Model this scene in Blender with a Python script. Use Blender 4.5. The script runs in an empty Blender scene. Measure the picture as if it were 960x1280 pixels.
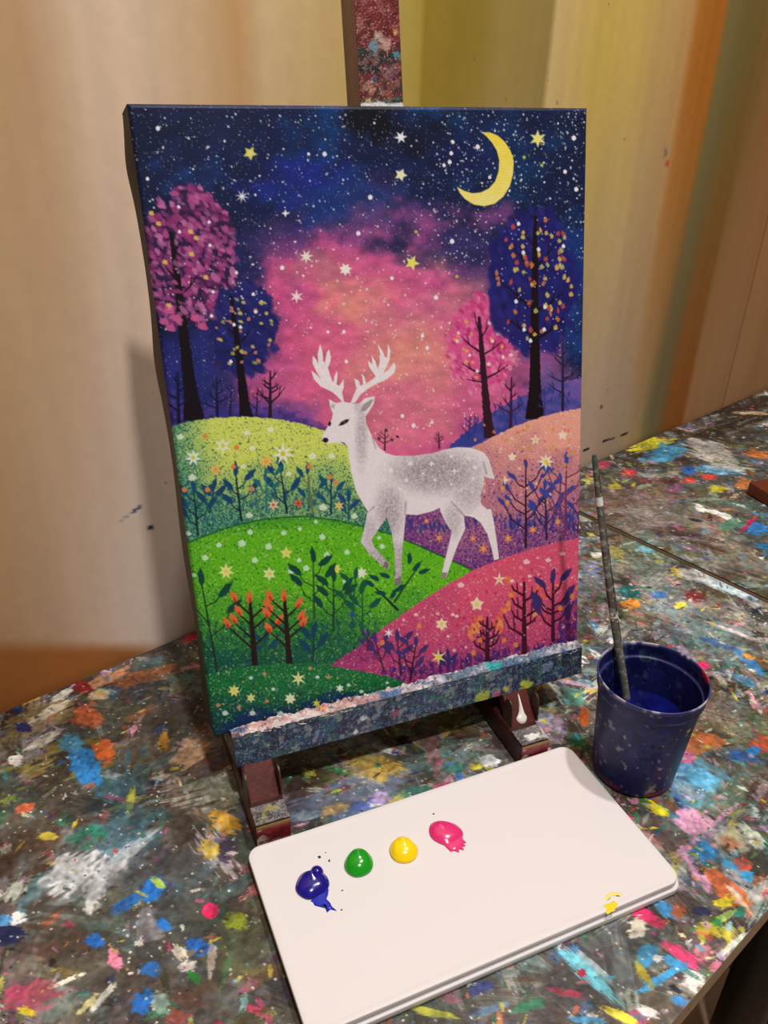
import bpy, math
import numpy as np
from mathutils import Vector, Matrix

SC = bpy.context.scene
COL = SC.collection
rng = np.random.default_rng(11)

# ------------------------------------------------------------------ camera (metres, table top at z = 0)
F_PX, PITCH, ROLL, CAM_H = 1007.04, 0.4992, 0.0250, 0.4649
FW = np.array([0, math.cos(PITCH), -math.sin(PITCH)])
_r = np.array([1.0, 0, 0]); _u = np.cross(_r, FW)
RT = math.cos(ROLL) * _r + math.sin(ROLL) * _u
UP = -math.sin(ROLL) * _r + math.cos(ROLL) * _u
CAM = np.array([0, 0, CAM_H])

def project(X):
    d = np.asarray(X, float) - CAM
    z = d @ FW
    ok = z > .05
    zz = np.where(ok, z, 1.0)
    x = np.where(ok, 480 + F_PX * (d @ RT) / zz, 1e6)
    y = np.where(ok, 640 - F_PX * (d @ UP) / zz, 1e6)
    return x, y

# frames of the place: table (along back edge / towards the wall) and canvas
A_ = 0.7152
DX = np.array([math.cos(A_), math.sin(A_), 0]); DN = np.array([-math.sin(A_), math.cos(A_), 0])
DZ = np.array([0, 0, 1.0])
def T(a, b, z=0.0):                       # table frame -> world
    return DX * a + DN * b + DZ * z
YAW, TILT = 0.3983, 0.2071
CE = np.array([math.cos(YAW), math.sin(YAW), 0]); CB = np.array([-math.sin(YAW), math.cos(YAW), 0])
CU = math.cos(TILT) * DZ + math.sin(TILT) * CB
CN = np.cross(CE, CU)                     # out of the canvas, towards the viewer
CO = np.array([-0.1141, 0.4161, 0.0556])
CW, CH, CD = .30, .40, .034
def K(e, u, off=0.0):                     # canvas frame -> world
    return CO + CE * e + CU * u + CN * off
def Q(e, front, z):                       # easel ground frame -> world
    p = CO + CE * e - CB * front
    return np.array([p[0], p[1], z])

# ------------------------------------------------------------------ helpers
def lin(c):
    c = np.clip(np.asarray(c, float) / 255.0, 0, 1)
    return np.where(c <= .04045, c / 12.92, ((c + .055) / 1.055) ** 2.4)

class MB:
    """collects shapes with colours per vertex; build() links them as one mesh object"""
    def __init__(s): s.v = []; s.f4 = []; s.fl = []; s.c = []; s.n = 0
    def add(s, v, faces, col):
        v = np.asarray(v, float).reshape(-1, 3); k = len(v)
        c = np.asarray(col, float)
        if c.ndim == 1: c = np.tile(c, (k, 1))
        s.v.append(v); s.c.append(c)
        if isinstance(faces, np.ndarray): s.f4.append(faces + s.n)
        else: s.fl += [[i + s.n for i in f] for f in faces]
        s.n += k
    def grid(s, P, col, flip=False, wrap=False):
        r, c = P.shape[:2]
        i = np.arange(r * c).reshape(r, c)
        if wrap: i = np.concatenate([i, i[:, :1]], 1)
        a, b, d, e = i[:-1, :-1], i[:-1, 1:], i[1:, 1:], i[1:, :-1]
        q = np.stack([a, b, d, e] if not flip else [a, e, d, b], -1).reshape(-1, 4)
        col = np.asarray(col, float)
        s.add(P.reshape(-1, 3), q, col.reshape(-1, 3) if col.ndim == 3 else col)
    def box(s, o, ax, ay, az, col):
        o, ax, ay, az = map(np.asarray, (o, ax, ay, az))
        v = [o, o + ax, o + ax + ay, o + ay, o + az, o + ax + az, o + ax + ay + az, o + ay + az]
        f = [[0, 3, 2, 1], [4, 5, 6, 7], [0, 1, 5, 4], [1, 2, 6, 5], [2, 3, 7, 6], [3, 0, 4, 7]]
        if np.dot(np.cross(ax, ay), az) < 0: f = [x[::-1] for x in f]
        s.add(v, f, col)
    def build(s, name, mat, parent=None, origin=None, smooth=True):
        v = np.concatenate(s.v)
        o = np.array(origin if origin is not None else v.mean(0), float)
        base = np.array(parent.get('_o', (0, 0, 0))) if parent is not None else np.zeros(3)
        me = bpy.data.meshes.new(name)
        f4 = np.concatenate(s.f4) if s.f4 else np.zeros((0, 4), int)
        loops = f4.reshape(-1)
        st = np.arange(len(f4)) * 4; tot = np.full(len(f4), 4)
        if s.fl:
            l2 = np.array([len(f) for f in s.fl]); a2 = np.concatenate([np.array(f) for f in s.fl])
            st = np.concatenate([st, len(loops) + np.concatenate([[0], np.cumsum(l2)[:-1]])])
            tot = np.concatenate([tot, l2]); loops = np.concatenate([loops, a2])
        me.vertices.add(len(v)); me.vertices.foreach_set('co', (v - o).astype(np.float32).ravel())
        me.loops.add(len(loops)); me.loops.foreach_set('vertex_index', loops.astype(np.int32))
        me.polygons.add(len(st)); me.polygons.foreach_set('loop_start', st.astype(np.int32))
        try: me.polygons.foreach_set('loop_total', tot.astype(np.int32))
        except Exception: pass
        me.polygons.foreach_set('use_smooth', np.full(len(st), smooth))
        at = me.color_attributes.new('paint', 'FLOAT_COLOR', 'POINT')
        c = np.concatenate(s.c); c4 = np.ones((len(c), 4), np.float32); c4[:, :3] = c
        at.data.foreach_set('color', c4.ravel())
        me.update(calc_edges=True); me.validate()
        me.materials.append(mat)
        ob = bpy.data.objects.new(name, me); COL.objects.link(ob)
        ob.location = o - base; ob['_o'] = tuple(o)
        if parent is not None: ob.parent = parent
        return ob

def empty(name, loc):
    o = bpy.data.objects.new(name, None); COL.objects.link(o); o.location = loc; o['_o'] = tuple(float(x) for x in loc)
    o.empty_display_size = .05
    return o
def tag(o, label=None, cat=None, group=None, kind=None):
    if label: o['label'] = label
    if cat: o['category'] = cat
    if group: o['group'] = group
    if kind: o['kind'] = kind
    return o
def bevel(o, w, seg=3):
    m = o.modifiers.new('bevel', 'BEVEL'); m.width = w; m.segments = seg; m.limit_method = 'ANGLE'; m.angle_limit = math.radians(40)
    return o

# ------------------------------------------------------------------ materials (all node based)
def paint_mat(name, rough=.5, spec=.4, bump=None, mottled=0.0, metallic=0.0):
    m = bpy.data.materials.new(name); m.use_nodes = True
    nt = m.node_tree; N = nt.nodes; L = nt.links; b = N['Principled BSDF']
    at = N.new('ShaderNodeAttribute'); at.attribute_name = 'paint'
    b.inputs['Roughness'].default_value = rough; b.inputs['Specular IOR Level'].default_value = spec
    b.inputs['Metallic'].default_value = metallic
    src = at.outputs['Color']
    tc = N.new('ShaderNodeTexCoord')
    if mottled:
        no = N.new('ShaderNodeTexNoise'); no.inputs['Scale'].default_value = 90; no.inputs['Detail'].default_value = 6
        L.new(tc.outputs['Object'], no.inputs['Vector'])
        mr = N.new('ShaderNodeMapRange'); mr.inputs['From Min'].default_value = .3; mr.inputs['From Max'].default_value = .7
        mr.inputs['To Min'].default_value = 1 - mottled; mr.inputs['To Max'].default_value = 1 + mottled
        L.new(no.outputs['Fac'], mr.inputs['Value'])
        mx = N.new('ShaderNodeVectorMath'); mx.operation = 'SCALE'
        L.new(src, mx.inputs[0]); L.new(mr.outputs['Result'], mx.inputs['Scale']); src = mx.outputs['Vector']
    L.new(src, b.inputs['Base Color'])
    if bump == 'weave':
        w1 = N.new('ShaderNodeTexWave'); w1.bands_direction = 'X'; w1.inputs['Scale'].default_value = 340
        w2 = N.new('ShaderNodeTexWave'); w2.bands_direction = 'Y'; w2.inputs['Scale'].default_value = 340
        mp = N.new('ShaderNodeMapping'); mp.inputs['Rotation'].default_value = (0, 0, 0)
        uv = N.new('ShaderNodeUVMap')
        for w in (w1, w2):
            w.inputs['Distortion'].default_value = 1.0; w.inputs['Detail'].default_value = 1
            L.new(uv.outputs['UV'], w.inputs['Vector'])
        mu = N.new('ShaderNodeMath'); mu.operation = 'ADD'
        L.new(w1.outputs['Fac'], mu.inputs[0]); L.new(w2.outputs['Fac'], mu.inputs[1])
        bp = N.new('ShaderNodeBump'); bp.inputs['Strength'].default_value = .12; bp.inputs['Distance'].default_value = .0004
        L.new(mu.outputs[0], bp.inputs['Height']); L.new(bp.outputs['Normal'], b.inputs['Normal'])
    elif bump:
        no2 = N.new('ShaderNodeTexNoise'); no2.inputs['Scale'].default_value = bump[0]; no2.inputs['Detail'].default_value = 5
        L.new(tc.outputs['Object'], no2.inputs['Vector'])
        bp = N.new('ShaderNodeBump'); bp.inputs['Strength'].default_value = bump[1]; bp.inputs['Distance'].default_value = .001
        L.new(no2.outputs['Fac'], bp.inputs['Height']); L.new(bp.outputs['Normal'], b.inputs['Normal'])
    return m

M_CANVAS = paint_mat('acrylic on canvas', .5, .22, 'weave')
M_SIDE = paint_mat('canvas edge', .6, .3, (500, .3))
M_TABLE = paint_mat('paint covered table', .48, .35, (900, .25), .12)
M_WALL = paint_mat('painted wall', .75, .2, (60, .12), .03)
M_WOOD = paint_mat('stained wood', .42, .4, (300, .2), .22)
M_RAW = paint_mat('raw pine', .7, .3, (300, .2), .12)
M_CRUST = paint_mat('crusted paint', .45, .45, (700, .5), .15)
M_BOARD = paint_mat('white plastic board', .5, .3)
M_WET = paint_mat('wet acrylic', .18, .55)
M_PLASTIC = paint_mat('blue plastic', .4, .28, (200, .08), .12)
M_WATER = paint_mat('murky water', .06, .5)
M_BLACK = paint_mat('black metal', .4, .4)
M_METAL = paint_mat('worn metal', .45, .5, (300, .2), .2, .3)
M_FLOOR = paint_mat('floor tile', .5, .4, (40, .05), .1)

# ------------------------------------------------------------------ raster painter: pigment laid on a grid of vertices
def sstep(a, b, x):
    t = np.clip((x - a) / (b - a), 0, 1); return t * t * (3 - 2 * t)
_NT = np.random.default_rng(5).random((256, 256))
def vnoise(x, y, seed=0):
    x = np.clip(x, -1e5, 1e5) + 17.31 * seed; y = np.clip(y, -1e5, 1e5) + 9.77 * seed
    xi = np.floor(x).astype(int); yi = np.floor(y).astype(int); fx = x - xi; fy = y - yi
    fx = fx * fx * (3 - 2 * fx); fy = fy * fy * (3 - 2 * fy)
    g = lambda i, j: _NT[i & 255, j & 255]
    return (g(xi, yi) * (1 - fx) + g(xi + 1, yi) * fx) * (1 - fy) + (g(xi, yi + 1) * (1 - fx) + g(xi + 1, yi + 1) * fx) * fy
def fbm(x, y, seed=0, o=4):
    r = 0; a = .5; t = 0
    for k in range(o):
        r = r + a * vnoise(x * 2 ** k, y * 2 ** k, seed + 7 * k); t += a; a *= .5
    return r / t

class Raster:
    """img[row, col] with coordinates PX, PY for each cell; every shape is given in those coordinates"""
    def __init__(s, PX, PY, pad):
        s.X, s.Y = PX, PY; s.pad = pad; s.img = np.zeros(PX.shape + (3,)); s.hgt = np.zeros(PX.shape)
        s.xc = PX[::8, ::8]; s.yc = PY[::8, ::8]
    def bbox(s, x0, y0, x1, y1, pad=0):
        pad = pad + s.pad
        m = (s.xc > x0 - pad) & (s.xc < x1 + pad) & (s.yc > y0 - pad) & (s.yc < y1 + pad)
        r = np.where(m.any(1))[0]; c = np.where(m.any(0))[0]
        if len(r) == 0: return None
        return slice(max(r[0] * 8 - 8, 0), r[-1] * 8 + 16), slice(max(c[0] * 8 - 8, 0), c[-1] * 8 + 16)
    def put(s, sl, a, col, h=0):
        if callable(col): col = col(s.X[sl], s.Y[sl])
        col = np.asarray(col, float)
        s.img[sl] = s.img[sl] * (1 - a[..., None]) + col * a[..., None]
        if h: s.hgt[sl] = s.hgt[sl] * (1 - .8 * a) + h * a
    def poly(s, pts, col, jag=0, seed=0, alpha=1.0, soft=0.7, pad=0, h=0):
        p = np.asarray(pts, float)
        sl = s.bbox(p[:, 0].min(), p[:, 1].min(), p[:, 0].max(), p[:, 1].max(), pad)
        if sl is None: return
        X, Y = s.X[sl], s.Y[sl]
        if jag:
            X = X + (vnoise(X / 3., Y / 3., seed) - .5) * jag * 2; Y = Y + (vnoise(X / 3., Y / 3., seed + 3) - .5) * jag * 2
        ins = np.zeros(X.shape, bool); d2 = np.full(X.shape, 1e9)
        for (xa, ya), (xb, yb) in zip(p, np.roll(p, -1, 0)):
            if ya != yb:
                ins ^= ((ya > Y) != (yb > Y)) & (X < (xb - xa) * (Y - ya) / (yb - ya) + xa)
            vx, vy = xb - xa, yb - ya; L2 = vx * vx + vy * vy + 1e-12
            t = np.clip(((X - xa) * vx + (Y - ya) * vy) / L2, 0, 1)
            d2 = np.minimum(d2, (X - xa - t * vx) ** 2 + (Y - ya - t * vy) ** 2)
        d = np.sqrt(d2) * np.where(ins, 1, -1)
        s.put(sl, sstep(-soft * .5, soft * .5, d) * alpha, col, h)
    def dab(s, x, y, rx, ry, ang, col, alpha=1.0, rag=.35, streak=0.0, seed=0, soft=.25, h=0, ns=None):
        R = max(rx, ry) * 1.25
        sl = s.bbox(x - R, y - R, x + R, y + R, 0)
        if sl is None: return
        X, Y = s.X[sl] - x, s.Y[sl] - y
        c, n = math.cos(ang), math.sin(ang)
        U = (X * c + Y * n) / rx; V = (-X * n + Y * c) / ry
        d = 1 - np.sqrt(U * U + V * V)
        if rag:
            k = ns or 2.2
            d = d + (fbm(U * k, V * k, seed, 3) - .5) * rag * 2
        if streak: d = d + (vnoise(U * 1.2, V * 9, seed + 5) - .5) * streak * 2
        s.put(sl, sstep(0, soft, d) * alpha, col, h)
    def line(s, x0, y0, x1, y1, w0, w1, col, alpha=1.0, h=0, soft=.6):
        w = max(w0, w1)
        sl = s.bbox(min(x0, x1) - w, min(y0, y1) - w, max(x0, x1) + w, max(y0, y1) + w, 0)
        if sl is None: return
        X, Y = s.X[sl], s.Y[sl]; vx, vy = x1 - x0, y1 - y0
        t = np.clip(((X - x0) * vx + (Y - y0) * vy) / (vx * vx + vy * vy + 1e-9), 0, 1)
        d = np.hypot(X - x0 - t * vx, Y - y0 - t * vy)
        s.put(sl, sstep(soft * .5, -soft * .5, d - (w0 + (w1 - w0) * t) * .5) * alpha, col, h)
    def star(s, x, y, r, n, col, inner=.4, rot=0., center=None, cr=.3):
        pts = []
        for k in range(2 * n):
            a = rot - math.pi / 2 + k * math.pi / n
            q = r * (1 if k % 2 == 0 else inner) * (1 + .18 * math.sin(3.1 * k + x))
            pts.append((x + q * math.cos(a), y + q * math.sin(a)))
        s.poly(pts, col, soft=1.0, h=.3)
        if center is not None: s.dab(x, y, r * cr, r * cr, 0, center, rag=.2)

def rc(a, lo=0, hi=1): return lo + (hi - lo) * a.random()
def pick(a, pal): return np.array(pal[a.integers(len(pal))], float)

# ------------------------------------------------------------------ the picture on the canvas (0.25 mm cells)
def paint_picture():
    RW, RH = 1200, 1600
    u = (np.arange(RW) + .5) / RW * CW; v = CH - (np.arange(RH) + .5) / RH * CH
    P = CO + CE * u[None, :, None] + CU * v[:, None, None]
    X, Y = project(P)
    R = Raster(X, Y, 6)
    g = np.random.default_rng(3)
    n1 = fbm(X / 60, Y / 60, 1, 5); n2 = fbm(X / 25, Y / 38, 2, 4); n3 = fbm(X / 8, Y / 8, 9, 3)
    # --- night sky and the pink glow
    d = np.sqrt(((X - 482) / 168) ** 2 + ((Y - 462) / 178) ** 2) + (n1 - .5) * .75 + (n3 - .5) * .22
    ks = [0, .35, .62, .84, .98, 1.14, 1.4, 3]
    cs = np.array([(226, 140, 142), (224, 128, 142), (217, 100, 146), (196, 84, 142), (128, 64, 124), (54, 44, 96), (20, 30, 70), (17, 27, 58)], float)
    img = np.stack([np.interp(d, ks, cs[:, i]) for i in range(3)], -1)
    # the right-hand sky stays purple lower down, the left is deep blue
    R.img[:] = img
    def cloud(x, y, rx, ry, c, al=.8, sd=0, sc=30):
        q = np.sqrt(((X - x) / rx) ** 2 + ((Y - y) / ry) ** 2)
        a = sstep(1.15, .25, q + (fbm(X / sc, Y / sc, sd, 5) - .5) * 1.9) * al
        R.img[:] = R.img * (1 - a[..., None]) + np.array(c, float) * a[..., None]
    for k, (x, y, rx, ry, c, al) in enumerate([
        (405, 165, 55, 40, (14, 66, 134), .85), (375, 232, 65, 50, (28, 42, 140), .85), (235, 215, 45, 40, (24, 62, 130), .6),
        (430, 250, 70, 40, (22, 54, 118), .7), (560, 150, 60, 40, (14, 58, 112), .75), (640, 200, 70, 60, (18, 56, 106), .65),
        (700, 330, 50, 70, (22, 62, 138), .8), (705, 420, 45, 70, (26, 62, 136), .8), (330, 180, 60, 60, (20, 30, 76), .7), (255, 160, 80, 50, (26, 36, 74), .7),
        (470, 150, 42, 30, (8, 12, 24), .95), (535, 175, 35, 30, (14, 20, 42), .85), (690, 165, 40, 35, (20, 34, 74), .7), (590, 200, 60, 40, (20, 30, 78), .7),
        (215, 450, 60, 90, (38, 36, 112), .8), (250, 480, 50, 60, (42, 56, 142), .5), (300, 330, 40, 60, (34, 36, 92), .75), (345, 300, 60, 30, (70, 52, 112), .5),
        (360, 345, 40, 40, (210, 84, 142), .6), (395, 335, 50, 22, (170, 120, 118), .55), (540, 280, 60, 26, (150, 76, 138), .7), (600, 270, 60, 22, (140, 74, 140), .7),
        (460, 285, 40, 25, (122, 70, 130), .6), (590, 312, 62, 26, (52, 46, 102), .85), (497, 306, 36, 15, (32, 34, 76), .85), (512, 286, 18, 22, (40, 38, 82), .6), (525, 325, 40, 12, (64, 56, 98), .7), (590, 345, 45, 22, (110, 70, 124), .7),
        (560, 375, 60, 45, (222, 138, 142), .5), (440, 370, 60, 30, (226, 148, 128), .7), (520, 440, 60, 50, (228, 150, 132), .6), (520, 395, 55, 30, (205, 120, 150), .35),
        (400, 440, 60, 90, (220, 92, 142), .6), (370, 400, 40, 60, (214, 86, 142), .5), (470, 520, 90, 50, (216, 104, 146), .6), (650, 430, 70, 60, (204, 96, 152), .6), (545, 480, 40, 60, (228, 140, 140), .5),
        (600, 500, 80, 50, (218, 108, 150), .5), (700, 470, 40, 18, (140, 92, 160), .7), (710, 492, 40, 18, (66, 84, 158), .6),
        (345, 480, 40, 40, (190, 88, 146), .7), (330, 515, 60, 16, (96, 66, 146), .6), (255, 430, 25, 60, (40, 44, 124), .8)]):
        cloud(x, y, rx, ry, c, al, 20 + k)
    # dry-brushed grain
    R.img *= (1 + (fbm(X / 16, Y / 9, 31, 4) - .5) * .30)[..., None]
    low = sstep(20, 0, Y - 540)
    # spatter of fine stars, denser between 230 and 420
    def spatter(nn, xr, yr, rr, pal, al=(.5, 1), cond=None):
        k = 0
        while k < nn:
            x, y = rc(g, *xr), rc(g, *yr)
            k += 1
            if cond and not cond(x, y): continue
            r = rc(g, *rr) ** 1.0
            R.dab(x, y, r, r * rc(g, .8, 1.3), rc(g, 0, 3), pick(g, pal), alpha=rc(g, *al), rag=.15, soft=.5)
    W = [(235, 236, 246), (214, 222, 240), (246, 240, 246)]
    spatter(1500, (165, 738), (135, 560), (.5, 1.1), W, (.35, .95))
    spatter(330, (165, 738), (140, 420), (.9, 1.9), W, (.6, 1))
    spatter(260, (540, 735), (140, 330), (.7, 1.6), W, (.6, 1))
    spatter(160, (455, 620), (390, 560), (.7, 1.6), [(248, 226, 214), (252, 236, 230)], (.6, 1))
    for x, y, r in [(198, 161, 3), (406, 193, 3), (463, 247, 3.2), (448, 292, 3), (565, 302, 3.2), (545, 372, 3), (528, 420, 2.6), (717, 173, 3.2), (706, 215, 2.6), (720, 237, 3), (597, 184, 3), (562, 203, 2.8),
                    (353, 335, 3), (185, 224, 2.4), (224, 258, 2.6), (386, 193, 2), (430, 415, 2.4), (534, 435, 2.6), (503, 520, 2.6), (540, 528, 2), (517, 532, 3), (490, 348, 2.5), (566, 178, 2.4), (564, 192, 2.6), (555, 207, 2.4), (612, 222, 2.2), (410, 415, 2), (433, 452, 2.4)]:
        R.dab(x, y, r, r * 1.1, 0, (238, 236, 246), rag=.15)
    for x, y in [(640, 196), (655, 197), (677, 207), (571, 346), (520, 290)]: R.dab(x, y, 2.4, 2.2, 0, (170, 190, 70), rag=.2)
    gi, gj = g.integers(0, RH, 9000), g.integers(0, RW, 9000)  # tiny pale specks: glints of the canvas texture painted into the sky colour
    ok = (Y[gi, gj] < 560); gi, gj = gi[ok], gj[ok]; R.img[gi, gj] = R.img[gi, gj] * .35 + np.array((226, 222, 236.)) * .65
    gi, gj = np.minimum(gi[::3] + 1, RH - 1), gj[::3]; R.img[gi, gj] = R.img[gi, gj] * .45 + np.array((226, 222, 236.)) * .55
    # moon
    def moon(PX, PY):
        t = np.clip((PY - 160) / 95 + (vnoise(PX / 9, PY / 9, 4) - .5) * .4, 0, 1)[..., None]
        return np.array((238, 214, 70.)) * (1 - t) + np.array((240, 226, 132.)) * t
    R.poly([(602, 166), (612, 166), (622, 170), (631, 178), (638, 189), (642, 202), (641, 218), (637, 233), (629, 246), (618, 255), (605, 258), (592, 256), (581, 249), (575, 242), (571, 234),
            (580, 239), (590, 242), (601, 241), (611, 236), (619, 227), (623, 215), (624, 201), (621, 189), (615, 179), (608, 171)], moon, h=.4)
    # stars
    CR = (232, 226, 150); WH = (240, 240, 244)
    for x, y, r, n, c, ce, inn in [(313, 192, 11, 5, (205, 206, 104), (224, 218, 130), .36), (672, 174, 12, 6, (226, 222, 150), (238, 226, 120), .36), (515, 329, 10.5, 5, (232, 226, 120), (240, 228, 100), .4),
                              (501, 172, 10, 6, WH, None, .28), (501, 219, 10, 5, (228, 232, 190), None, .36), (303, 246, 8, 8, WH, None, .3), (357, 267, 6, 4, WH, None, .28), (383, 321, 10, 7, (238, 232, 222), None, .3),
                              (432, 337, 10, 7, (244, 236, 226), None, .4), (371, 371, 9, 6, (244, 224, 226), None, .34)]:
        R.star(x, y, r, n, c, inn, rot=(x % 7) * .1, center=ce, cr=.4)
    BK = (22, 14, 24); BR = (52, 24, 38)
    # --- far hills
    def purple(PX, PY):
        t = np.clip((PY - 455) / 95 + (fbm(PX / 9, PY / 7, 8, 3) - .5) * 1.2, 0, 1)[..., None]
        return np.array((124, 92, 172.)) * (1 - t) + np.array((54, 66, 150.)) * t
    R.poly([(556, 562), (572, 548), (592, 532), (615, 515), (640, 500), (665, 490), (700, 478), (740, 470), (740, 560), (600, 590)], purple, jag=1.5, seed=3)
    for x, y in [(600, 530), (625, 515), (655, 505), (685, 495), (590, 540), (705, 500), (640, 520)]: bush = [R.dab(x + rc(g, -7, 7), y + rc(g, -10, 6), 1.6, 5, rc(g, -.6, .6), (50, 56, 140), .8) for _ in range(6)]
    R.poly([(200, 545), (205, 470), (230, 500), (262, 512), (300, 505), (345, 510), (375, 518), (410, 535), (445, 552), (430, 570), (210, 580)], lambda a, b: np.array((62, 52, 136.)) + (fbm(a / 6, b / 6, 12, 3)[..., None] - .5) * np.array((90, 50, 70.)), jag=4, seed=6, alpha=.75, soft=10)
    # --- trees
    def crown(x, y, rx, ry, base, pal, nd, sz, ang, seed, edge=.25, al=.95):
        gg = np.random.default_rng(seed)
        R.dab(x, y, rx, ry, 0, base, alpha=al, rag=edge, seed=seed, soft=.14, ns=3.0)
        for _ in range(nd):
            a = rc(gg, 0, 6.283); q = math.sqrt(gg.random()) * .98
            px, py = x + rx * q * math.cos(a), y + ry * q * math.sin(a)
            s = sz * rc(gg, .7, 1.4)
            R.dab(px, py, s, s * .55, ang + rc(gg, -.5, .5), pick(gg, pal), alpha=rc(gg, .45, .95), rag=.35, seed=int(gg.integers(99)), streak=.2, h=.35)
    def trunk(x0, y0, x1, y1, w0, w1, c=BK, flare=1.5):
        k = 10
        L = []; Rr = []
        for i in range(k + 1):
            t = i / k
            w = (w0 + (w1 - w0) * t) * .5 * (1 + (flare - 1) * max(0, (t - .8) / .2) ** 2)
            xx = x0 + (x1 - x0) * t + math.sin(t * 5 + x0) * w0 * .12; yy = y0 + (y1 - y0) * t
            L.append((xx - w, yy)); Rr.append((xx + w, yy))
        R.poly(L + Rr[::-1], c, jag=.6, seed=int(x0))
    def branch(x, y, dx_, dy_, w, c=BK, sub=True):
        xm, ym = x + dx_ * .55, y + dy_ * .45
        R.line(x, y, xm, ym, w, w * .7, c); R.line(xm, ym, x + dx_, y + dy_, w * .7, w * .3, c)
        if sub:
            R.line(xm, ym, xm + dx_ * .15, ym - abs(dy_) * .5 - 3, w * .5, w * .3, c)
    # left magenta tree
    crown(237, 322, 60, 92, (52, 28, 72), [(160, 62, 126), (184, 88, 150), (132, 46, 108), (190, 110, 166), (104, 40, 96)], 380, 5.6, .75, 21)
    trunk(214, 290, 244, 526, 5, 19)
    for b in [(222, 350, -20, -26, 3), (226, 370, 22, -26, 3), (229, 395, -24, -18, 3), (232, 402, 26, -24, 3), (218, 318, 10, -22, 2.5)]: branch(*b)
    crown(237, 325, 58, 88, (100, 40, 100), [(176, 76, 140), (196, 112, 168), (150, 54, 118)], 110, 5.4, .75, 22, al=0)
    for x, y in [(206, 402), (222, 398), (214, 410), (245, 398), (254, 408), (212, 388)]: R.dab(x, y, 8, 5, .4, (206, 90, 150), .9)
    for x, y in [(190, 267), (199, 280), (239, 290), (240, 318), (207, 328), (258, 347), (212, 382), (246, 298)]: R.dab(x, y, 4.2, 3, .5, (224, 186, 96), .95)
    for x, y in [(224, 259), (225, 290), (262, 278), (263, 307), (296, 341), (267, 365)]: R.dab(x, y, 2.4, 2.4, 0, (240, 226, 240))
    spatter(45, (205, 290), (320, 400), (.6, 1.5), W)
    # left blue tree
    crown(306, 412, 42, 62, (32, 34, 104), [(34, 40, 116), (26, 30, 92), (46, 44, 124)], 130, 6, .6, 23)
    trunk(289, 370, 309, 525, 4, 14, flare=1.3)
    for b in [(296, 420, -18, -20, 2.4), (298, 430, 20, -24, 2.4), (301, 450, -20, -14, 2.2), (303, 445, 22, -10, 2.2)]: branch(*b)
    for k in range(34):
        a = rc(g, 0, 6.28); q = math.sqrt(g.random()); R.dab(306 + 36 * q * math.cos(a), 412 + 52 * q * math.sin(a), rc(g, 2, 4.2), rc(g, 1.6, 2.8), rc(g, .2, .9), pick(g, [(206, 196, 88), (210, 140, 84), (196, 180, 110), (204, 130, 120), (160, 160, 80)]), .9)
    for x, y in [(317, 368), (293, 406), (301, 409), (289, 452), (320, 390), (265, 395)]: R.dab(x, y, 2.4, 2.4, 0, (240, 240, 246))
    spatter(40, (275, 330), (350, 420), (.6, 1.6), W)
    # pink tree right
    crown(603, 430, 46, 66, (218, 84, 148), [(226, 90, 158), (200, 60, 128), (238, 140, 178), (184, 52, 112), (232, 112, 168)], 300, 4.5, .9, 24)
    trunk(598, 396, 612, 548, 4, 12, BR, 1.3)
    for b in [(600, 440, -24, -20, 2.8), (601, 445, 26, -18, 2.8), (603, 468, -26, -14, 3), (605, 474, 30, -18, 3), (599, 425, 14, -24, 2.4), (598, 412, -6, -22, 2), (606, 478, -24, -4, 2.4)]: branch(*b, c=BR)
    for k in range(26):
        a = rc(g, 0, 6.28); q = math.sqrt(g.random()); R.dab(601 + 40 * q * math.cos(a), 428 + 56 * q * math.sin(a), rc(g, 2, 3.4), rc(g, 2, 3), 0, pick(g, [(240, 170, 90), (246, 214, 214), (236, 150, 96), (250, 230, 230)]), .95)
    # blue tree right
    crown(668, 352, 57, 98, (32, 30, 106), [(36, 32, 112), (28, 26, 92), (44, 40, 126), (30, 40, 120)], 240, 6.5, 1.2, 25)
    trunk(669, 270, 668, 524, 4, 16, (26, 12, 20), 1.6)
    for b in [(668, 340, -26, -30, 3), (669, 335, 26, -34, 3), (667, 385, -34, -28, 3.4), (669, 390, 36, -26, 3.4), (667, 420, -32, -22, 3.2), (669, 425, 34, -26, 3.2), (668, 300, 14, -28, 2.4), (668, 310, -14, -24, 2.4)]: branch(*b, c=(26, 12, 24))
    for k in range(74):
        a = rc(g, 0, 6.28); q = math.sqrt(g.random()); R.dab(668 + 48 * q * math.cos(a), 345 + 82 * q * math.sin(a), rc(g, 1.8, 3.4), rc(g, 2.4, 4.4), rc(g, -.4, .4), pick(g, [(208, 190, 96), (200, 120, 64), (188, 76, 66), (222, 180, 90), (180, 180, 110)]), .92)
    for x, y in [(648, 280), (654, 316), (673, 312), (645, 377), (681, 384), (663, 426), (655, 412), (680, 412), (704, 308)]: R.dab(x, y, 2.6, 2.8, 0, (240, 240, 248))
    spatter(90, (625, 715), (270, 440), (.5, 1.2), W)
    # bare trees on the skyline
    def bare(x, yb, h, w, c, spread=.42, n=6, seed=0):
        gg = np.random.default_rng(seed); R.line(x, yb, x + rc(gg, -2, 2), yb - h, w, w * .4, c)
        for k in range(n):
            t = .25 + .65 * k / n + rc(gg, -.06, .06); sd = 1 if k % 2 else -1; l = h * spread * (1.05 - t) * rc(gg, .6, 1.25)
            branch(x, yb - h * t, sd * l, -l * rc(gg, .4, 1.2), w * .55, c, True)
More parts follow.
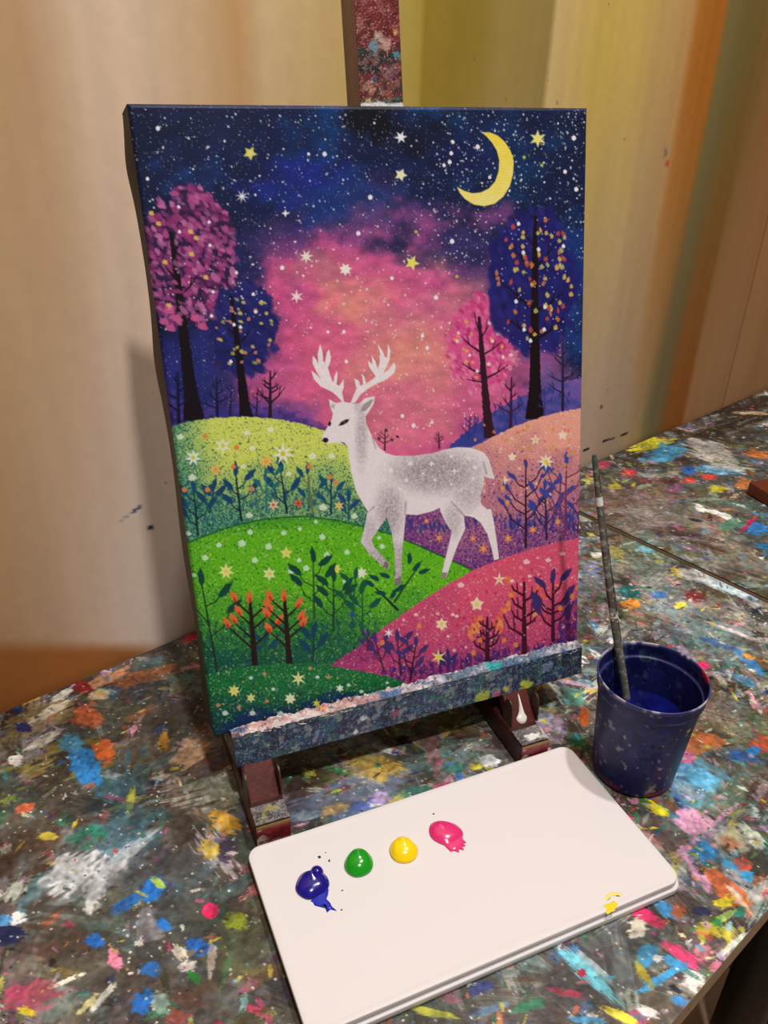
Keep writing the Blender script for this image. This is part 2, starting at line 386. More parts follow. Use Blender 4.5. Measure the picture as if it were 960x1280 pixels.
    for a in [(338, 522, 58, 5, (40, 22, 44), .5, 8, 1), (272, 522, 50, 4, (24, 22, 60), .5, 6, 2), (224, 528, 62, 5, (20, 18, 50), .4, 5, 3), (288, 520, 40, 2.5, (30, 26, 70), .4, 5, 4), (321, 520, 36, 2.5, (36, 26, 70), .4, 4, 14),
              (638, 534, 62, 4.5, (62, 30, 60), .4, 6, 5), (703, 512, 88, 4, (38, 30, 70), .32, 8, 6), (481, 562, 26, 2.6, (84, 34, 62), .6, 6, 7), (549, 560, 20, 2.4, (70, 30, 60), .6, 5, 8), (586, 548, 28, 3, (50, 56, 120), .5, 6, 9), (680, 520, 36, 2.5, (60, 56, 130), .4, 5, 15)]: bare(*a)
    for x, y in [(474, 548), (490, 550), (483, 538), (497, 546), (470, 556)]: R.dab(x, y, 3, 1.8, .7, (70, 46, 100))
    # --- hills
    def speckled(top, bot, y0, y1, dots, dens, sd, side=None, c0=.5):
        def f(a, b):
            t = np.clip((b - y0) / (y1 - y0) + (fbm(a / 40, b / 30, sd, 3) - .5) * .5, 0, 1)
            if side is not None: t = np.clip(t + side(a, b), 0, 1)
            t = t[..., None]
            c = np.array(top, float) * (1 - t) + np.array(bot, float) * t
            fine = vnoise(a / 1.25, b / 1.25, sd + 1); m = sstep(.60, .68, fine + (t[..., 0] - c0) * dens)[..., None]
            c = c * (1 - m * .8) + np.array(dots, float) * m * .8
            li = sstep(.80, .86, vnoise(a / 1.4 + 40, b / 1.4, sd + 2))[..., None]
            return c * (1 - .6 * li) + (c * .3 + np.array((246, 250, 200.)) * .7) * .6 * li
        return f
    R.poly([(560, 585), (580, 563), (602, 553), (640, 534), (680, 520), (710, 513), (745, 507), (745, 700), (640, 700), (590, 720), (470, 660), (440, 600), (520, 580)],
           speckled((240, 166, 150), (142, 70, 136), 545, 705, (62, 42, 122), .42, 40, lambda a, b: sstep(580, 480, a) * .5, .72), jag=.8, seed=8)
    R.poly([(190, 545), (212, 534), (235, 527), (270, 522), (300, 521), (340, 523), (375, 529), (405, 538), (440, 552), (480, 580), (500, 680), (430, 668), (300, 690), (200, 720)],
           speckled((212, 224, 100), (84, 156, 120), 565, 660, (22, 76, 88), .3, 41, lambda a, b: sstep(275, 205, a) * .85 + sstep(470, 430, a) * 0), jag=1, seed=9)
    # blue undergrowth of the two back hills
    def tuft(x, y, n, hh, c, sp=8, al=.8):
        for _ in range(n):
            a = rc(g, -.5, .5); R.dab(x + rc(g, -sp, sp), y - rc(g, 0, hh), rc(g, 1.2, 2.4), rc(g, 3, 7), a, pick(g, c), al, rag=.4, seed=int(g.integers(99)))
    BL = [(38, 50, 140), (48, 44, 130), (34, 62, 146), (64, 50, 136)]; TE = [(30, 92, 116), (24, 78, 110), (40, 110, 110)]
    for x in range(500, 735, 9): tuft(x, 668 - (x - 500) * .05 - 4, 4, 14, BL, 6, .6)
    for x in range(222, 470, 10): tuft(x, 640 + (10 if x < 270 else -4), 5, 26, TE, 7, .6)
    for x in range(640, 735, 8): tuft(x, 668 - (x - 640) * .1, 4, 18, BL, 5, .55)
    def plant(x, yb, h, cs_, cl, n=5, ls=6, lean=0, sd=0, w=3):
        gg = np.random.default_rng(sd + int(x) * 7); xt = x + lean * h; n = max(3, n - 1); ls = ls * 1.25
        R.line(x, yb, xt, yb - h, w, w * .5, cs_)
        R.dab(xt, yb - h - ls * .4, ls * .36, ls, math.atan(lean) + rc(gg, -.2, .2), cl, rag=.2)
        for k in range(n):
            t = .22 + .62 * k / n + rc(gg, -.05, .05); sdn = 1 if k % 2 else -1
            bx, by = x + lean * h * t, yb - h * t; l = h * (.26 - .10 * t) * rc(gg, .65, 1.25); up_ = rc(gg, .7, 1.7)
            ex, ey = bx + sdn * l, by - l * up_; mx_, my_ = bx + sdn * l * .65, by - l * up_ * .4
            R.line(bx, by, mx_, my_, w * .6, w * .5, cs_); R.line(mx_, my_, ex, ey, w * .5, w * .4, cs_)
            R.dab(ex + sdn * ls * .4, ey - ls * .45, ls * .42, ls * 1.05, sdn * .75 + rc(gg, -.2, .2), cl, rag=.2)
    DT = (20, 70, 112)
    for a in [(302, 650, 60, (16, 44, 50), DT, 5, 8, -.12), (359, 641, 56, (26, 44, 70), DT, 4, 8.5, -.15), (391, 641, 52, (110, 110, 70), (24, 80, 110), 4, 6.5, -.12), (414, 642, 42, (30, 60, 90), (26, 84, 116), 4, 6.5, 0), (333, 640, 50, (40, 120, 120), (34, 110, 120), 5, 6, 0),
              (248, 668, 56, (22, 44, 50), (28, 76, 112), 6, 8, -.1), (436, 648, 24, (40, 90, 100), (26, 74, 120), 3, 7, 0), (262, 640, 30, (24, 70, 90), (24, 70, 104), 4, 8, .2)]: plant(*a)
    for a in [(657, 684, 102, (54, 22, 44), (66, 66, 150), 9, 6, .0), (683, 674, 66, (64, 34, 80), (64, 70, 156), 7, 6, -.03), (706, 668, 92, (130, 50, 90), (66, 74, 160), 7, 7, .02), (722, 665, 36, (80, 40, 90), (60, 66, 150), 4, 6, .1), (700, 650, 50, (110, 60, 120), (70, 74, 160), 4, 6, 0)]: plant(*a, w=3.2)
    def flower(x, y, r, n, pet, mid, rot=0, cr=.3): R.star(x, y, r, n, pet, .42, rot, mid, cr)
    for a in [(354, 567, 13, 7, (238, 242, 232), (214, 204, 40)), (279, 557, 11, 6, (230, 238, 214), (216, 212, 70)), (242, 572, 11, 7, (226, 240, 236), (206, 210, 60)), (333, 577, 10, 8, (236, 196, 96), (236, 160, 84)), (270, 587, 9, 7, (224, 186, 100), (236, 150, 84)),
              (342, 631, 8, 6, (240, 206, 176), (216, 78, 50)), (373, 629, 7, 6, (228, 110, 70), (190, 40, 40)), (424, 632, 7, 6, (236, 206, 120), (230, 180, 80))]: flower(*a)
    for x, y, r in [(309, 541, 5), (339, 537, 5), (316, 560, 4.5), (391, 570, 5.5), (415, 570, 5), (305, 583, 4), (361, 592, 4), (226, 546, 5), (241, 597, 6), (404, 634, 6), (312, 644, 5), (236, 667, 4), (443, 645, 5)]: R.dab(x, y, r, r * .75, 0, (232, 242, 220), .85, rag=.3)
    for x, y in [(231, 612), (260, 612), (292, 583), (257, 545), (296, 559), (387, 583), (413, 596), (420, 603), (315, 611)]: R.dab(x, y, 4, 3.6, 0, (226, 138, 74), .95, rag=.3)
    for x, y, r in [(628, 610, 5), (634, 628, 5), (559, 665, 0), (604, 686, 7), (635, 673, 6.5), (591, 673, 5), (549, 672, 6), (666, 662, 6), (697, 652, 5.5), (533, 651, 4)]:
        if r: flower(x, y, r, 6, (232, 146, 92), (240, 176, 80))
    for a in [(682, 577, 11, 8, (250, 234, 214), (232, 214, 60)), (640, 571, 7, 5, (250, 226, 206), None), (669, 550, 7, 5, (250, 226, 206), (240, 190, 100)), (703, 544, 8, 5, (250, 224, 204), None), (631, 600, 6, 4, (250, 220, 214), None)]: flower(*a)
    for k in range(70): R.dab(rc(g, 590, 732), rc(g, 530, 625), rc(g, 1.5, 3.4), rc(g, 1.2, 2.6), rc(g, 0, 3), pick(g, [(230, 150, 70), (246, 206, 190), (224, 120, 84), (214, 160, 70)]), .85)
    # bright green hill
    green = speckled((98, 188, 26), (16, 90, 80), 735, 838, (10, 74, 40), .34, 42, lambda a, b: sstep(268, 232, a) * .12 + sstep(520, 600, a) * -.35 + sstep(665, 640, b - abs(a - 400) * .1) * .3)
    R.poly([(215, 690), (232, 680), (258, 669), (295, 656), (335, 648), (380, 645), (420, 650), (455, 658), (490, 668), (530, 685), (565, 701), (594, 714), (560, 742), (500, 778), (440, 822), (420, 850), (230, 880)], green, jag=.6, seed=10)
    for p0, p1 in [((232, 680), (258, 669)), ((258, 669), (295, 656)), ((295, 656), (335, 648)), ((335, 648), (380, 645)), ((380, 645), (420, 650)), ((420, 650), (455, 658)), ((455, 658), (490, 668)), ((490, 668), (530, 685)), ((530, 685), (590, 712))]:
        R.line(*p0, *p1, 2.0, 2.0, (16, 84, 34), .7)
    spatter(420, (240, 560), (660, 760), (.5, 1.3), [(176, 214, 60), (214, 226, 90), (20, 90, 40), (190, 220, 120)], (.5, 1), lambda x, y: x < 420 or y < 828 - (x - 412) * .667)
    for x in range(245, 480, 7): tuft(x, 828 - abs(x - 350) * .02, 5, 50, [(16, 70, 92), (20, 60, 100), (22, 84, 80), (18, 64, 72)], 7, .55)
    for a in [(283, 714, 11, 7, (232, 236, 150), (236, 214, 90)), (337, 717, 10, 6, (222, 234, 170), (214, 210, 110)), (358, 691, 9, 5, (226, 226, 130), (232, 216, 80)), (419, 711, 10, 8, (220, 226, 110), (232, 204, 70)), (452, 716, 9, 7, (230, 240, 216), None)]: flower(*a)
    for x, y, r in [(303, 679, 5.5), (313, 665, 4), (336, 683, 5), (319, 700, 4.5), (355, 666, 3.8), (364, 714, 4.5), (383, 710, 4.5), (403, 671, 4.5), (409, 694, 5), (434, 690, 4), (374, 700, 3.5), (274, 681, 4), (257, 697, 4.5), (395, 652, 3), (375, 661, 3), (478, 683, 4), (474, 672, 3), (431, 726, 3), (243, 719, 3)]: R.dab(x, y, r, r * .9, 0, (204, 238, 206), .92, rag=.25)
    DG = (14, 64, 54); LF = (16, 72, 58)
    for a in [(393, 772, 74, (40, 84, 40), LF, 5, 9, -.02), (417, 788, 66, (24, 66, 40), LF, 6, 8.5, 0), (453, 790, 52, (30, 90, 60), (18, 86, 70), 4, 8, 0), (272, 838, 112, (22, 50, 34), LF, 5, 10, -.18), (391, 826, 34, (16, 60, 66), (16, 66, 92), 3, 9, .05), (440, 770, 50, (30, 90, 60), (20, 92, 60), 4, 7, .1), (332, 830, 30, (26, 80, 50), (20, 74, 92), 3, 8, 0)]: plant(*a)
    R.line(497, 762, 470, 735, 3.4, 2, (18, 44, 44)); R.line(493, 752, 520, 712, 3.2, 1.8, (40, 80, 40))
    for x, y, a in [(468, 722, -1.1), (481, 719, -1.2), (476, 741, -1.4), (512, 698, 0), (521, 708, .7), (530, 714, 1.2), (497, 720, -.5), (492, 742, .5), (500, 735, .9), (462, 729, -1)]: R.dab(x, y, 3.4, 8, a, (14, 74, 70), rag=.2)
    def flame(x, yb, h, sd, c1=(226, 110, 60), c2=(196, 50, 40)):
        gg = np.random.default_rng(sd); R.line(x, yb, x - 6, yb - h, 8, 4, (34, 22, 20))
        for k in range(7):
            t = .25 + .65 * k / 7 + rc(gg, -.05, .05); s_ = 1 if k % 2 else -1; l = h * .36 * (1.15 - .6 * t) * rc(gg, .7, 1.15)
            bx, by = x - 6 * t, yb - h * t; ex, ey = bx + s_ * l, by - l * .9
            R.line(bx, by, ex, ey, 3.2, 1.6, (40, 28, 20))
            R.dab(ex + s_, ey - 5, 4.4, 8, s_ * .6, c1, rag=.25); R.dab(ex, ey - 1, 2, 3.6, s_ * .5, c2, rag=.25)
        R.dab(x - 7, yb - h - 6, 4, 9, 0, c1, rag=.25); R.dab(x - 6, yb - h - 2, 2, 4, 0, c2, rag=.25)
    flame(319, 832, 80, 1); flame(362, 828, 78, 2)
    R.dab(440, 768, 3, 3, 0, (40, 70, 170))
    # lower pink hill
    pink = speckled((224, 84, 120), (146, 46, 116), 700, 890, (96, 28, 84), .42, 43, lambda a, b: sstep(670, 735, a) * sstep(720, 800, b) * .8 + sstep(500, 430, a) * .25 - .12, .82)
    R.poly([(412, 832), (440, 813), (475, 788), (515, 759), (555, 733), (592, 712), (635, 695), (690, 679), (745, 668), (745, 900), (520, 900), (480, 845)], pink, jag=.8, seed=11)
    onpink = lambda x, y: y > (836 - (x - 412) * .667 if x < 592 else 718 - (x - 592) * .27)
    for k in range(120):
        x, y = rc(g, 480, 730), rc(g, 690, 840)
        if onpink(x, y): R.dab(x, y, rc(g, 1.2, 3), rc(g, 1, 2.4), rc(g, 0, 3), pick(g, [(242, 150, 170), (196, 40, 70), (240, 130, 90), (250, 206, 206)]), .8, rag=.3)
    for x in range(480, 735, 7): tuft(x, 850 - (x - 480) * .18 + 4, 5, 16, [(58, 40, 116), (46, 38, 108), (90, 40, 120)], 6, .7)
    for x in range(700, 735, 5): tuft(x, 800, 8, 50, [(74, 40, 116), (60, 40, 120)], 4, .6)
    RD = (70, 20, 40); PU = (66, 46, 112)
    for x, yb, h, sd in [(655, 814, 86, 3), (609, 828, 56, 4)]:
        R.line(x, yb, x, yb - h, 7, 3, RD)
        for k in range(7):
            t = .25 + .65 * k / 7 + rc(g, -.04, .04); s_ = 1 if k % 2 else -1; l = h * .30 * (1.2 - .7 * t) * rc(g, .7, 1.2)
            R.line(x, yb - h * t, x + s_ * l * .7, yb - h * t - l * .4, 3.4, 2.4, RD); R.line(x + s_ * l * .7, yb - h * t - l * .4, x + s_ * l, yb - h * t - l * 1.05, 2.4, 1.6, RD); R.line(x + s_ * l * .45, yb - h * t - l * .28, x + s_ * l * .5, yb - h * t - l * .9, 2, 1.4, RD)
            for _ in range(4): R.dab(x + s_ * l + rc(g, -5, 5), yb - h * t - l * 1.0 - rc(g, -4, 8), rc(g, 2, 3.2), rc(g, 3, 5), rc(g, -1, 1), pick(g, [(236, 128, 80), (230, 100, 70), (240, 150, 90)]), .9)
    plant(691, 800, 76, RD, PU, 9, 8.5, 0, 2, 5)
    for a in [(480, 838, 38, (80, 30, 70), PU, 5, 6.5, -.3), (501, 842, 44, (60, 26, 60), PU, 5, 7.5, -.1), (513, 850, 46, (60, 20, 40), PU, 6, 6.5, .15), (460, 812, 20, (80, 30, 70), PU, 3, 5, 0), (560, 838, 18, (60, 40, 110), (54, 46, 116), 4, 6, 0)]: plant(*a)
    for a in [(596, 755, 11, 5, (246, 224, 196), (240, 214, 110)), (552, 780, 10, 6, (246, 222, 190), (240, 206, 100)), (548, 821, 9, 6, (240, 226, 140), (240, 210, 70)), (624, 724, 8, 5, (246, 226, 206), (240, 200, 110)), (486, 791, 6, 6, (250, 226, 236), None)]: flower(*a)
    for x, y, r in [(576, 731, 5), (658, 702, 5), (685, 700, 4), (566, 768, 3), (571, 770, 3), (703, 692, 4), (640, 726, 3.4), (560, 795, 2.4), (520, 768, 3), (662, 720, 3)]: R.dab(x, y, r, r * .7, 0, (250, 214, 214), .9, rag=.3)
    for x, y in [(524, 782), (478, 803), (588, 790), (630, 800), (645, 806), (600, 800), (592, 816), (715, 745), (722, 735), (700, 760)]: R.dab(x, y, 3.4, 3.8, .4, (232, 140, 60), .9, rag=.3)
    spatter(260, (440, 730), (690, 850), (.5, 1.2), [(250, 220, 226), (246, 190, 206), (110, 30, 70)], (.5, 1), onpink)
    # dark green mound at the bottom
    R.poly([(235, 850), (258, 844), (300, 834), (345, 829), (400, 830), (450, 838), (490, 847), (522, 858), (480, 880), (270, 960), (240, 950)],
           speckled((20, 112, 58), (14, 52, 84), 858, 915, (10, 50, 44), .3, 44), jag=.6, seed=13)
    for x, y in [(318, 893), (350, 895), (388, 884), (430, 876), (300, 905), (410, 872)]: R.dab(x, y, 26, 10, -.3, (20, 44, 104), .55, rag=.5, seed=x)
    for a in [(293, 863, 9, 7, (226, 226, 130), (232, 206, 100)), (314, 872, 7, 6, (214, 226, 150), (226, 210, 100)), (373, 848, 9, 6, (230, 232, 170), (230, 210, 110)), (363, 873, 9, 7, (224, 232, 190), None), (396, 879, 6, 6, (220, 220, 80), None), (425, 860, 6, 6, (226, 240, 220), None)]: flower(*a)
    for x, y, r in [(282, 891, 4.5), (316, 891, 4.5), (351, 892, 5), (314, 847, 3), (342, 861, 3), (397, 846, 3), (436, 856, 3), (452, 864, 3), (484, 853, 2.4), (423, 875, 2.4)]: R.dab(x, y, r, r * .75, 0, (204, 230, 226), .92, rag=.25)
    for x, y in [(331, 842), (388, 835), (299, 884), (334, 876), (273, 881), (411, 846), (440, 873)]: R.dab(x, y, 3, 2.6, 0, (206, 140, 100), .9, rag=.3)
    spatter(220, (262, 500), (835, 905), (.5, 1.2), [(214, 236, 190), (220, 220, 90), (150, 210, 160)], (.5, 1))
    # --- the deer
    def cc(l): return [(370 + .28125 * x, 420 + .28125 * y) for x, y in l]
    def fur(PX, PY):
        gx = np.array((240, 231, 238.))
        # grey where the artist dry-brushed the coat: back, flank and shoulder
        w = np.maximum.reduce([sstep(1.15, .3, np.hypot((PX - 545) / 70, (PY - 590) / 34)), .9 * sstep(1.2, .2, np.hypot((PX - 487) / 22, (PY - 640) / 45)),
                               .7 * sstep(1.2, .2, np.hypot((PX - 452) / 10, (PY - 545) / 50)), .6 * sstep(1.2, .3, np.hypot((PX - 585) / 26, (PY - 610) / 36)),
                               .6 * sstep(1.2, .3, np.hypot((PX - 566) / 14, (PY - 650) / 26)), .6 * sstep(1.2, .2, np.hypot((PX - 463) / 14, (PY - 670) / 36)),
                               .9 * sstep(660, 700, PY) * sstep(520, 500, PX), .5 * sstep(1.2, .2, np.hypot((PX - 448) / 8, (PY - 508) / 12))])
        m = np.clip(w * .60 + (fbm(PX / 1.4, PY / 1.4, 50, 2) - .5) * .9 * (w + .12), 0, 1)[..., None]
        return gx * (1 - m) + np.array((146, 132, 142.)) * m
    WHT = lambda a, b: np.array((242, 232, 238.)) + (fbm(a / 2, b / 2, 51, 2)[..., None] - .5) * 16
    # far legs first
    R.poly(cc([(320, 770), (305, 850), (288, 915), (330, 972), (385, 1022), (410, 1040), (414, 1012), (392, 985), (347, 935), (337, 905), (372, 850), (420, 780), (400, 740)]), fur)
    R.poly(cc([(700, 735), (740, 795), (790, 806), (820, 830), (850, 880), (868, 940), (880, 996), (902, 990), (890, 900), (878, 820), (866, 768), (848, 770), (820, 745), (815, 700)]), WHT)
    R.poly(cc([(116, 452), (124, 432), (143, 400), (158, 375), (165, 345), (153, 318), (147, 280), (165, 292), (180, 299), (205, 292), (240, 297), (262, 302), (282, 298), (308, 276), (350, 268), (346, 300), (325, 335), (308, 358), (313, 390), (335, 440), (368, 495), (400, 520), (440, 532), (520, 533), (610, 520),
                (660, 504), (715, 494), (770, 496), (805, 506), (835, 518), (858, 552), (872, 600), (884, 636), (850, 630), (836, 622), (833, 665), (820, 708), (822, 745), (780, 790), (742, 795), (690, 740), (655, 756), (600, 780), (540, 795), (484, 792), (440, 800), (400, 795), (360, 790), (322, 782), (302, 752), (268, 690), (246, 605), (236, 540), (230, 488), (212, 480), (180, 474), (140, 478), (124, 470)]), fur)
    R.poly(cc([(395, 780), (425, 870), (438, 960), (440, 1050), (438, 1098), (455, 1112), (468, 1096), (470, 1050), (470, 980), (478, 900), (488, 790), (450, 740)]), fur)
    R.poly(cc([(640, 745), (640, 775), (665, 830), (692, 868), (680, 925), (660, 1000), (650, 1045), (644, 1074), (666, 1077), (690, 1005), (718, 930), (752, 855), (746, 800), (730, 760), (690, 730)]), fur)
    R.poly(cc([(205, 292), (186, 270), (160, 248), (110, 224), (80, 192), (68, 153), (90, 170), (112, 194), (92, 160), (74, 120), (76, 88), (90, 105), (100, 125), (97, 80), (108, 36), (119, 75), (121, 110), (129, 122), (137, 75), (148, 60), (156, 95), (151, 122), (142, 142), (156, 185), (166, 210), (171, 180), (184, 153), (184, 190), (180, 215), (192, 222), (212, 192), (213, 225), (205, 250), (214, 296)]), WHT)
    R.poly(cc([(243, 298), (256, 265), (270, 235), (260, 188), (280, 200), (287, 222), (299, 215), (293, 168), (304, 180), (311, 213), (340, 194), (354, 180), (325, 137), (320, 110), (340, 126), (336, 86), (352, 110), (364, 148), (372, 120), (374, 80), (363, 36), (386, 70), (396, 96), (405, 95), (409, 36), (420, 65), (416, 105), (400, 142), (388, 165), (412, 150), (436, 117), (444, 140), (436, 165), (405, 192), (350, 216), (312, 240), (287, 260), (262, 298)]), WHT)
    for pts, c, al in [([(285, 335), (300, 305), (330, 284), (345, 280), (330, 312), (305, 335)], (150, 138, 146), .8), ([(153, 318), (160, 300), (176, 305), (168, 325)], (186, 174, 182), .8), ([(188, 400), (200, 382), (222, 370), (238, 370), (230, 384), (210, 396)], (40, 28, 38), 1),
                       ([(118, 462), (124, 452), (140, 452), (146, 464), (138, 474), (124, 473)], (36, 26, 34), 1), ([(144, 384), (152, 378), (158, 388), (152, 402), (144, 398)], (40, 20, 34), 1), ([(195, 468), (215, 474), (226, 486), (214, 482)], (90, 70, 84), .9),
                       ([(386, 1022), (408, 1038), (412, 1012), (398, 998)], (120, 100, 112), .9), ([(439, 1080), (440, 1100), (455, 1112), (468, 1096), (468, 1066)], (130, 112, 120), .9), ([(648, 1050), (644, 1074), (666, 1077), (672, 1050)], (140, 124, 130), .9)]: R.poly(cc(pts), c, alpha=al)
    R.dab(*cc([(216, 382)])[0], 1.2, 1.0, 0, (140, 110, 120))
    for a, b in [((690, 735), (745, 795)), ((484, 792), (488, 740)), ((322, 782), (345, 760)), ((400, 795), (404, 770)), ((832, 560), (846, 610)), ((355, 500), (340, 450))]:
        (x0, y0), (x1, y1) = cc([a, b]); R.line(x0, y0, x1, y1, 1.6, 2.6, (140, 124, 134), .5, soft=1.6)
    for x, y, n, r in [(508, 566, 6, 19), (602, 568, 4, 17), (704, 600, 4, 18), (764, 542, 5, 17), (618, 640, 4, 13), (490, 640, 5, 15), (786, 634, 5, 14)]:
        (a, b), = cc([(x, y)]); R.star(a, b, r * .30, n, (240, 234, 238), .3)
    for x, y, r in [(392, 570, 8), (422, 597, 11), (564, 611, 7), (690, 534, 8), (795, 584, 9), (690, 660, 6), (733, 684, 6), (553, 690, 5), (462, 680, 8), (416, 664, 6), (390, 628, 5), (358, 524, 6), (650, 700, 4)]:
        (a, b), = cc([(x, y)]); R.dab(a, b, r * .28, r * .28, 0, (242, 236, 240), rag=.15)
    # canvas weave showing through the thin paint
    R.img *= (1 + (vnoise(np.arange(RW)[None, :] / 3.0 + 0 * R.X, np.arange(RH)[:, None] / 1.6 + 0 * R.X, 77) - .5) * .06)[..., None]
    im = lin(R.img).reshape(RH // 2, 2, RW // 2, 2, 3).mean((1, 3))
    return im
GAIN_P = 1.07

# ------------------------------------------------------------------ painted canvas
def build_canvas():
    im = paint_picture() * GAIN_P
    nr, nc = im.shape[:2]
    u = np.linspace(0, CW, nc); v = np.linspace(CH, 0, nr)
    top = empty('painted_canvas', CO - CN * CD * .5 + CE * CW / 2)
    tag(top, 'stretched canvas painting of a white stag under a starry night sky, resting on the easel', 'painting')
    b = MB()
    U, V = np.meshgrid(u, v)
    # rounded edge: the first few cells roll back
    ed = np.minimum(np.minimum(U, CW - U), np.minimum(V, CH - V)); off = -np.clip(.0022 - ed, 0, .0022) ** 2 / .0022 * .8
    P = CO + CE * U[..., None] + CU * V[..., None] + CN * off[..., None]
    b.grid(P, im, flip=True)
    face = b.build('painted_face', M_CANVAS, top)
    uv = face.data.uv_layers.new(name='UVMap')
    li = np.empty(len(face.data.loops), np.int32); face.data.loops.foreach_get('vertex_index', li)
    uvs = np.stack([U.ravel(), V.ravel()], -1)[li]; uv.data.foreach_set('uv', uvs.astype(np.float32).ravel())
    # the wrapped edge, a little wavy where the cloth is folded and stapled
    s = MB(); n = 160; m = 7
    def strip(p, q, out, cols, wav):
        t = np.linspace(0, 1, n)
        d = np.linspace(0, 1, m)
        base = p[None] * (1 - t[:, None]) + q[None] * t[:, None]
        wv = wav(t)
        P = np.empty((n, m, 3)); C = np.empty((n, m, 3))
        for j in range(m):
            P[:, j] = base - CN * (.0017 + (CD - .0017) * d[j]) + out * (wv * np.sin(d[j] * 3.14159 * .5))[:, None]
            C[:, j] = cols(t, d[j])
        return P, C
    def ramp(ts, cs): return lambda t, d: np.stack([np.interp(t, ts, lin(np.array(cs, float))[:, i]) for i in range(3)], -1) * (1 - .15 * d)
    left = ramp([0, .08, .2, .35, .5, .62, .75, 1], [(16, 18, 34), (20, 20, 30), (44, 38, 40), (70, 58, 52), (72, 62, 54), (84, 84, 66), (66, 74, 48), (22, 54, 38)])
    wl = lambda t: .0016 * np.exp(-((t - .07) / .04) ** 2) + .0012 * np.exp(-((t - .36) / .05) ** 2) + .0006 * np.sin(t * 21) - .0004
    TLc, TRc, BLc, BRc = [CO + CE * e + CU * q for e, q in ((0, CH), (CW, CH), (0, 0), (CW, 0))]
    P, C = strip(TLc, BLc, -CE, left, wl); s.grid(P, C, flip=True)
    P, C = strip(TLc, TRc, CU, ramp([0, .3, .6, 1], [(16, 20, 40), (26, 34, 66), (22, 30, 56), (34, 30, 66)]), lambda t: .0003 * np.sin(t * 17)); s.grid(P, C)
    P, C = strip(TRc, BRc, CE, ramp([0, .4, .6, 1], [(26, 34, 80), (26, 40, 100), (170, 90, 100), (70, 30, 80)]), lambda t: .0004 * np.sin(t * 13)); s.grid(P, C)
    P, C = strip(BLc, BRc, -CU, ramp([0, .5, 1], [(16, 50, 50), (40, 30, 70), (60, 30, 80)]), lambda t: 0 * t); s.grid(P, C, flip=True)
    s.build('wrapped_edge', M_SIDE, top)
    # stretcher bars and cloth seen from behind
    for nm, e0, u0, w, h in (('stretcher_bar', .002, .002, .036, CH - .004), ('stretcher_bar', CW - .038, .002, .036, CH - .004), ('stretcher_bar', .039, .002, CW - .078, .036), ('stretcher_bar', .039, CH - .038, CW - .078, .036)):
        k = MB(); k.box(K(e0, u0, -CD + .0005), CE * w, CU * h, CN * .016, lin((190, 160, 120))); k.build(nm, M_RAW, top, smooth=False)
    return top
build_canvas()

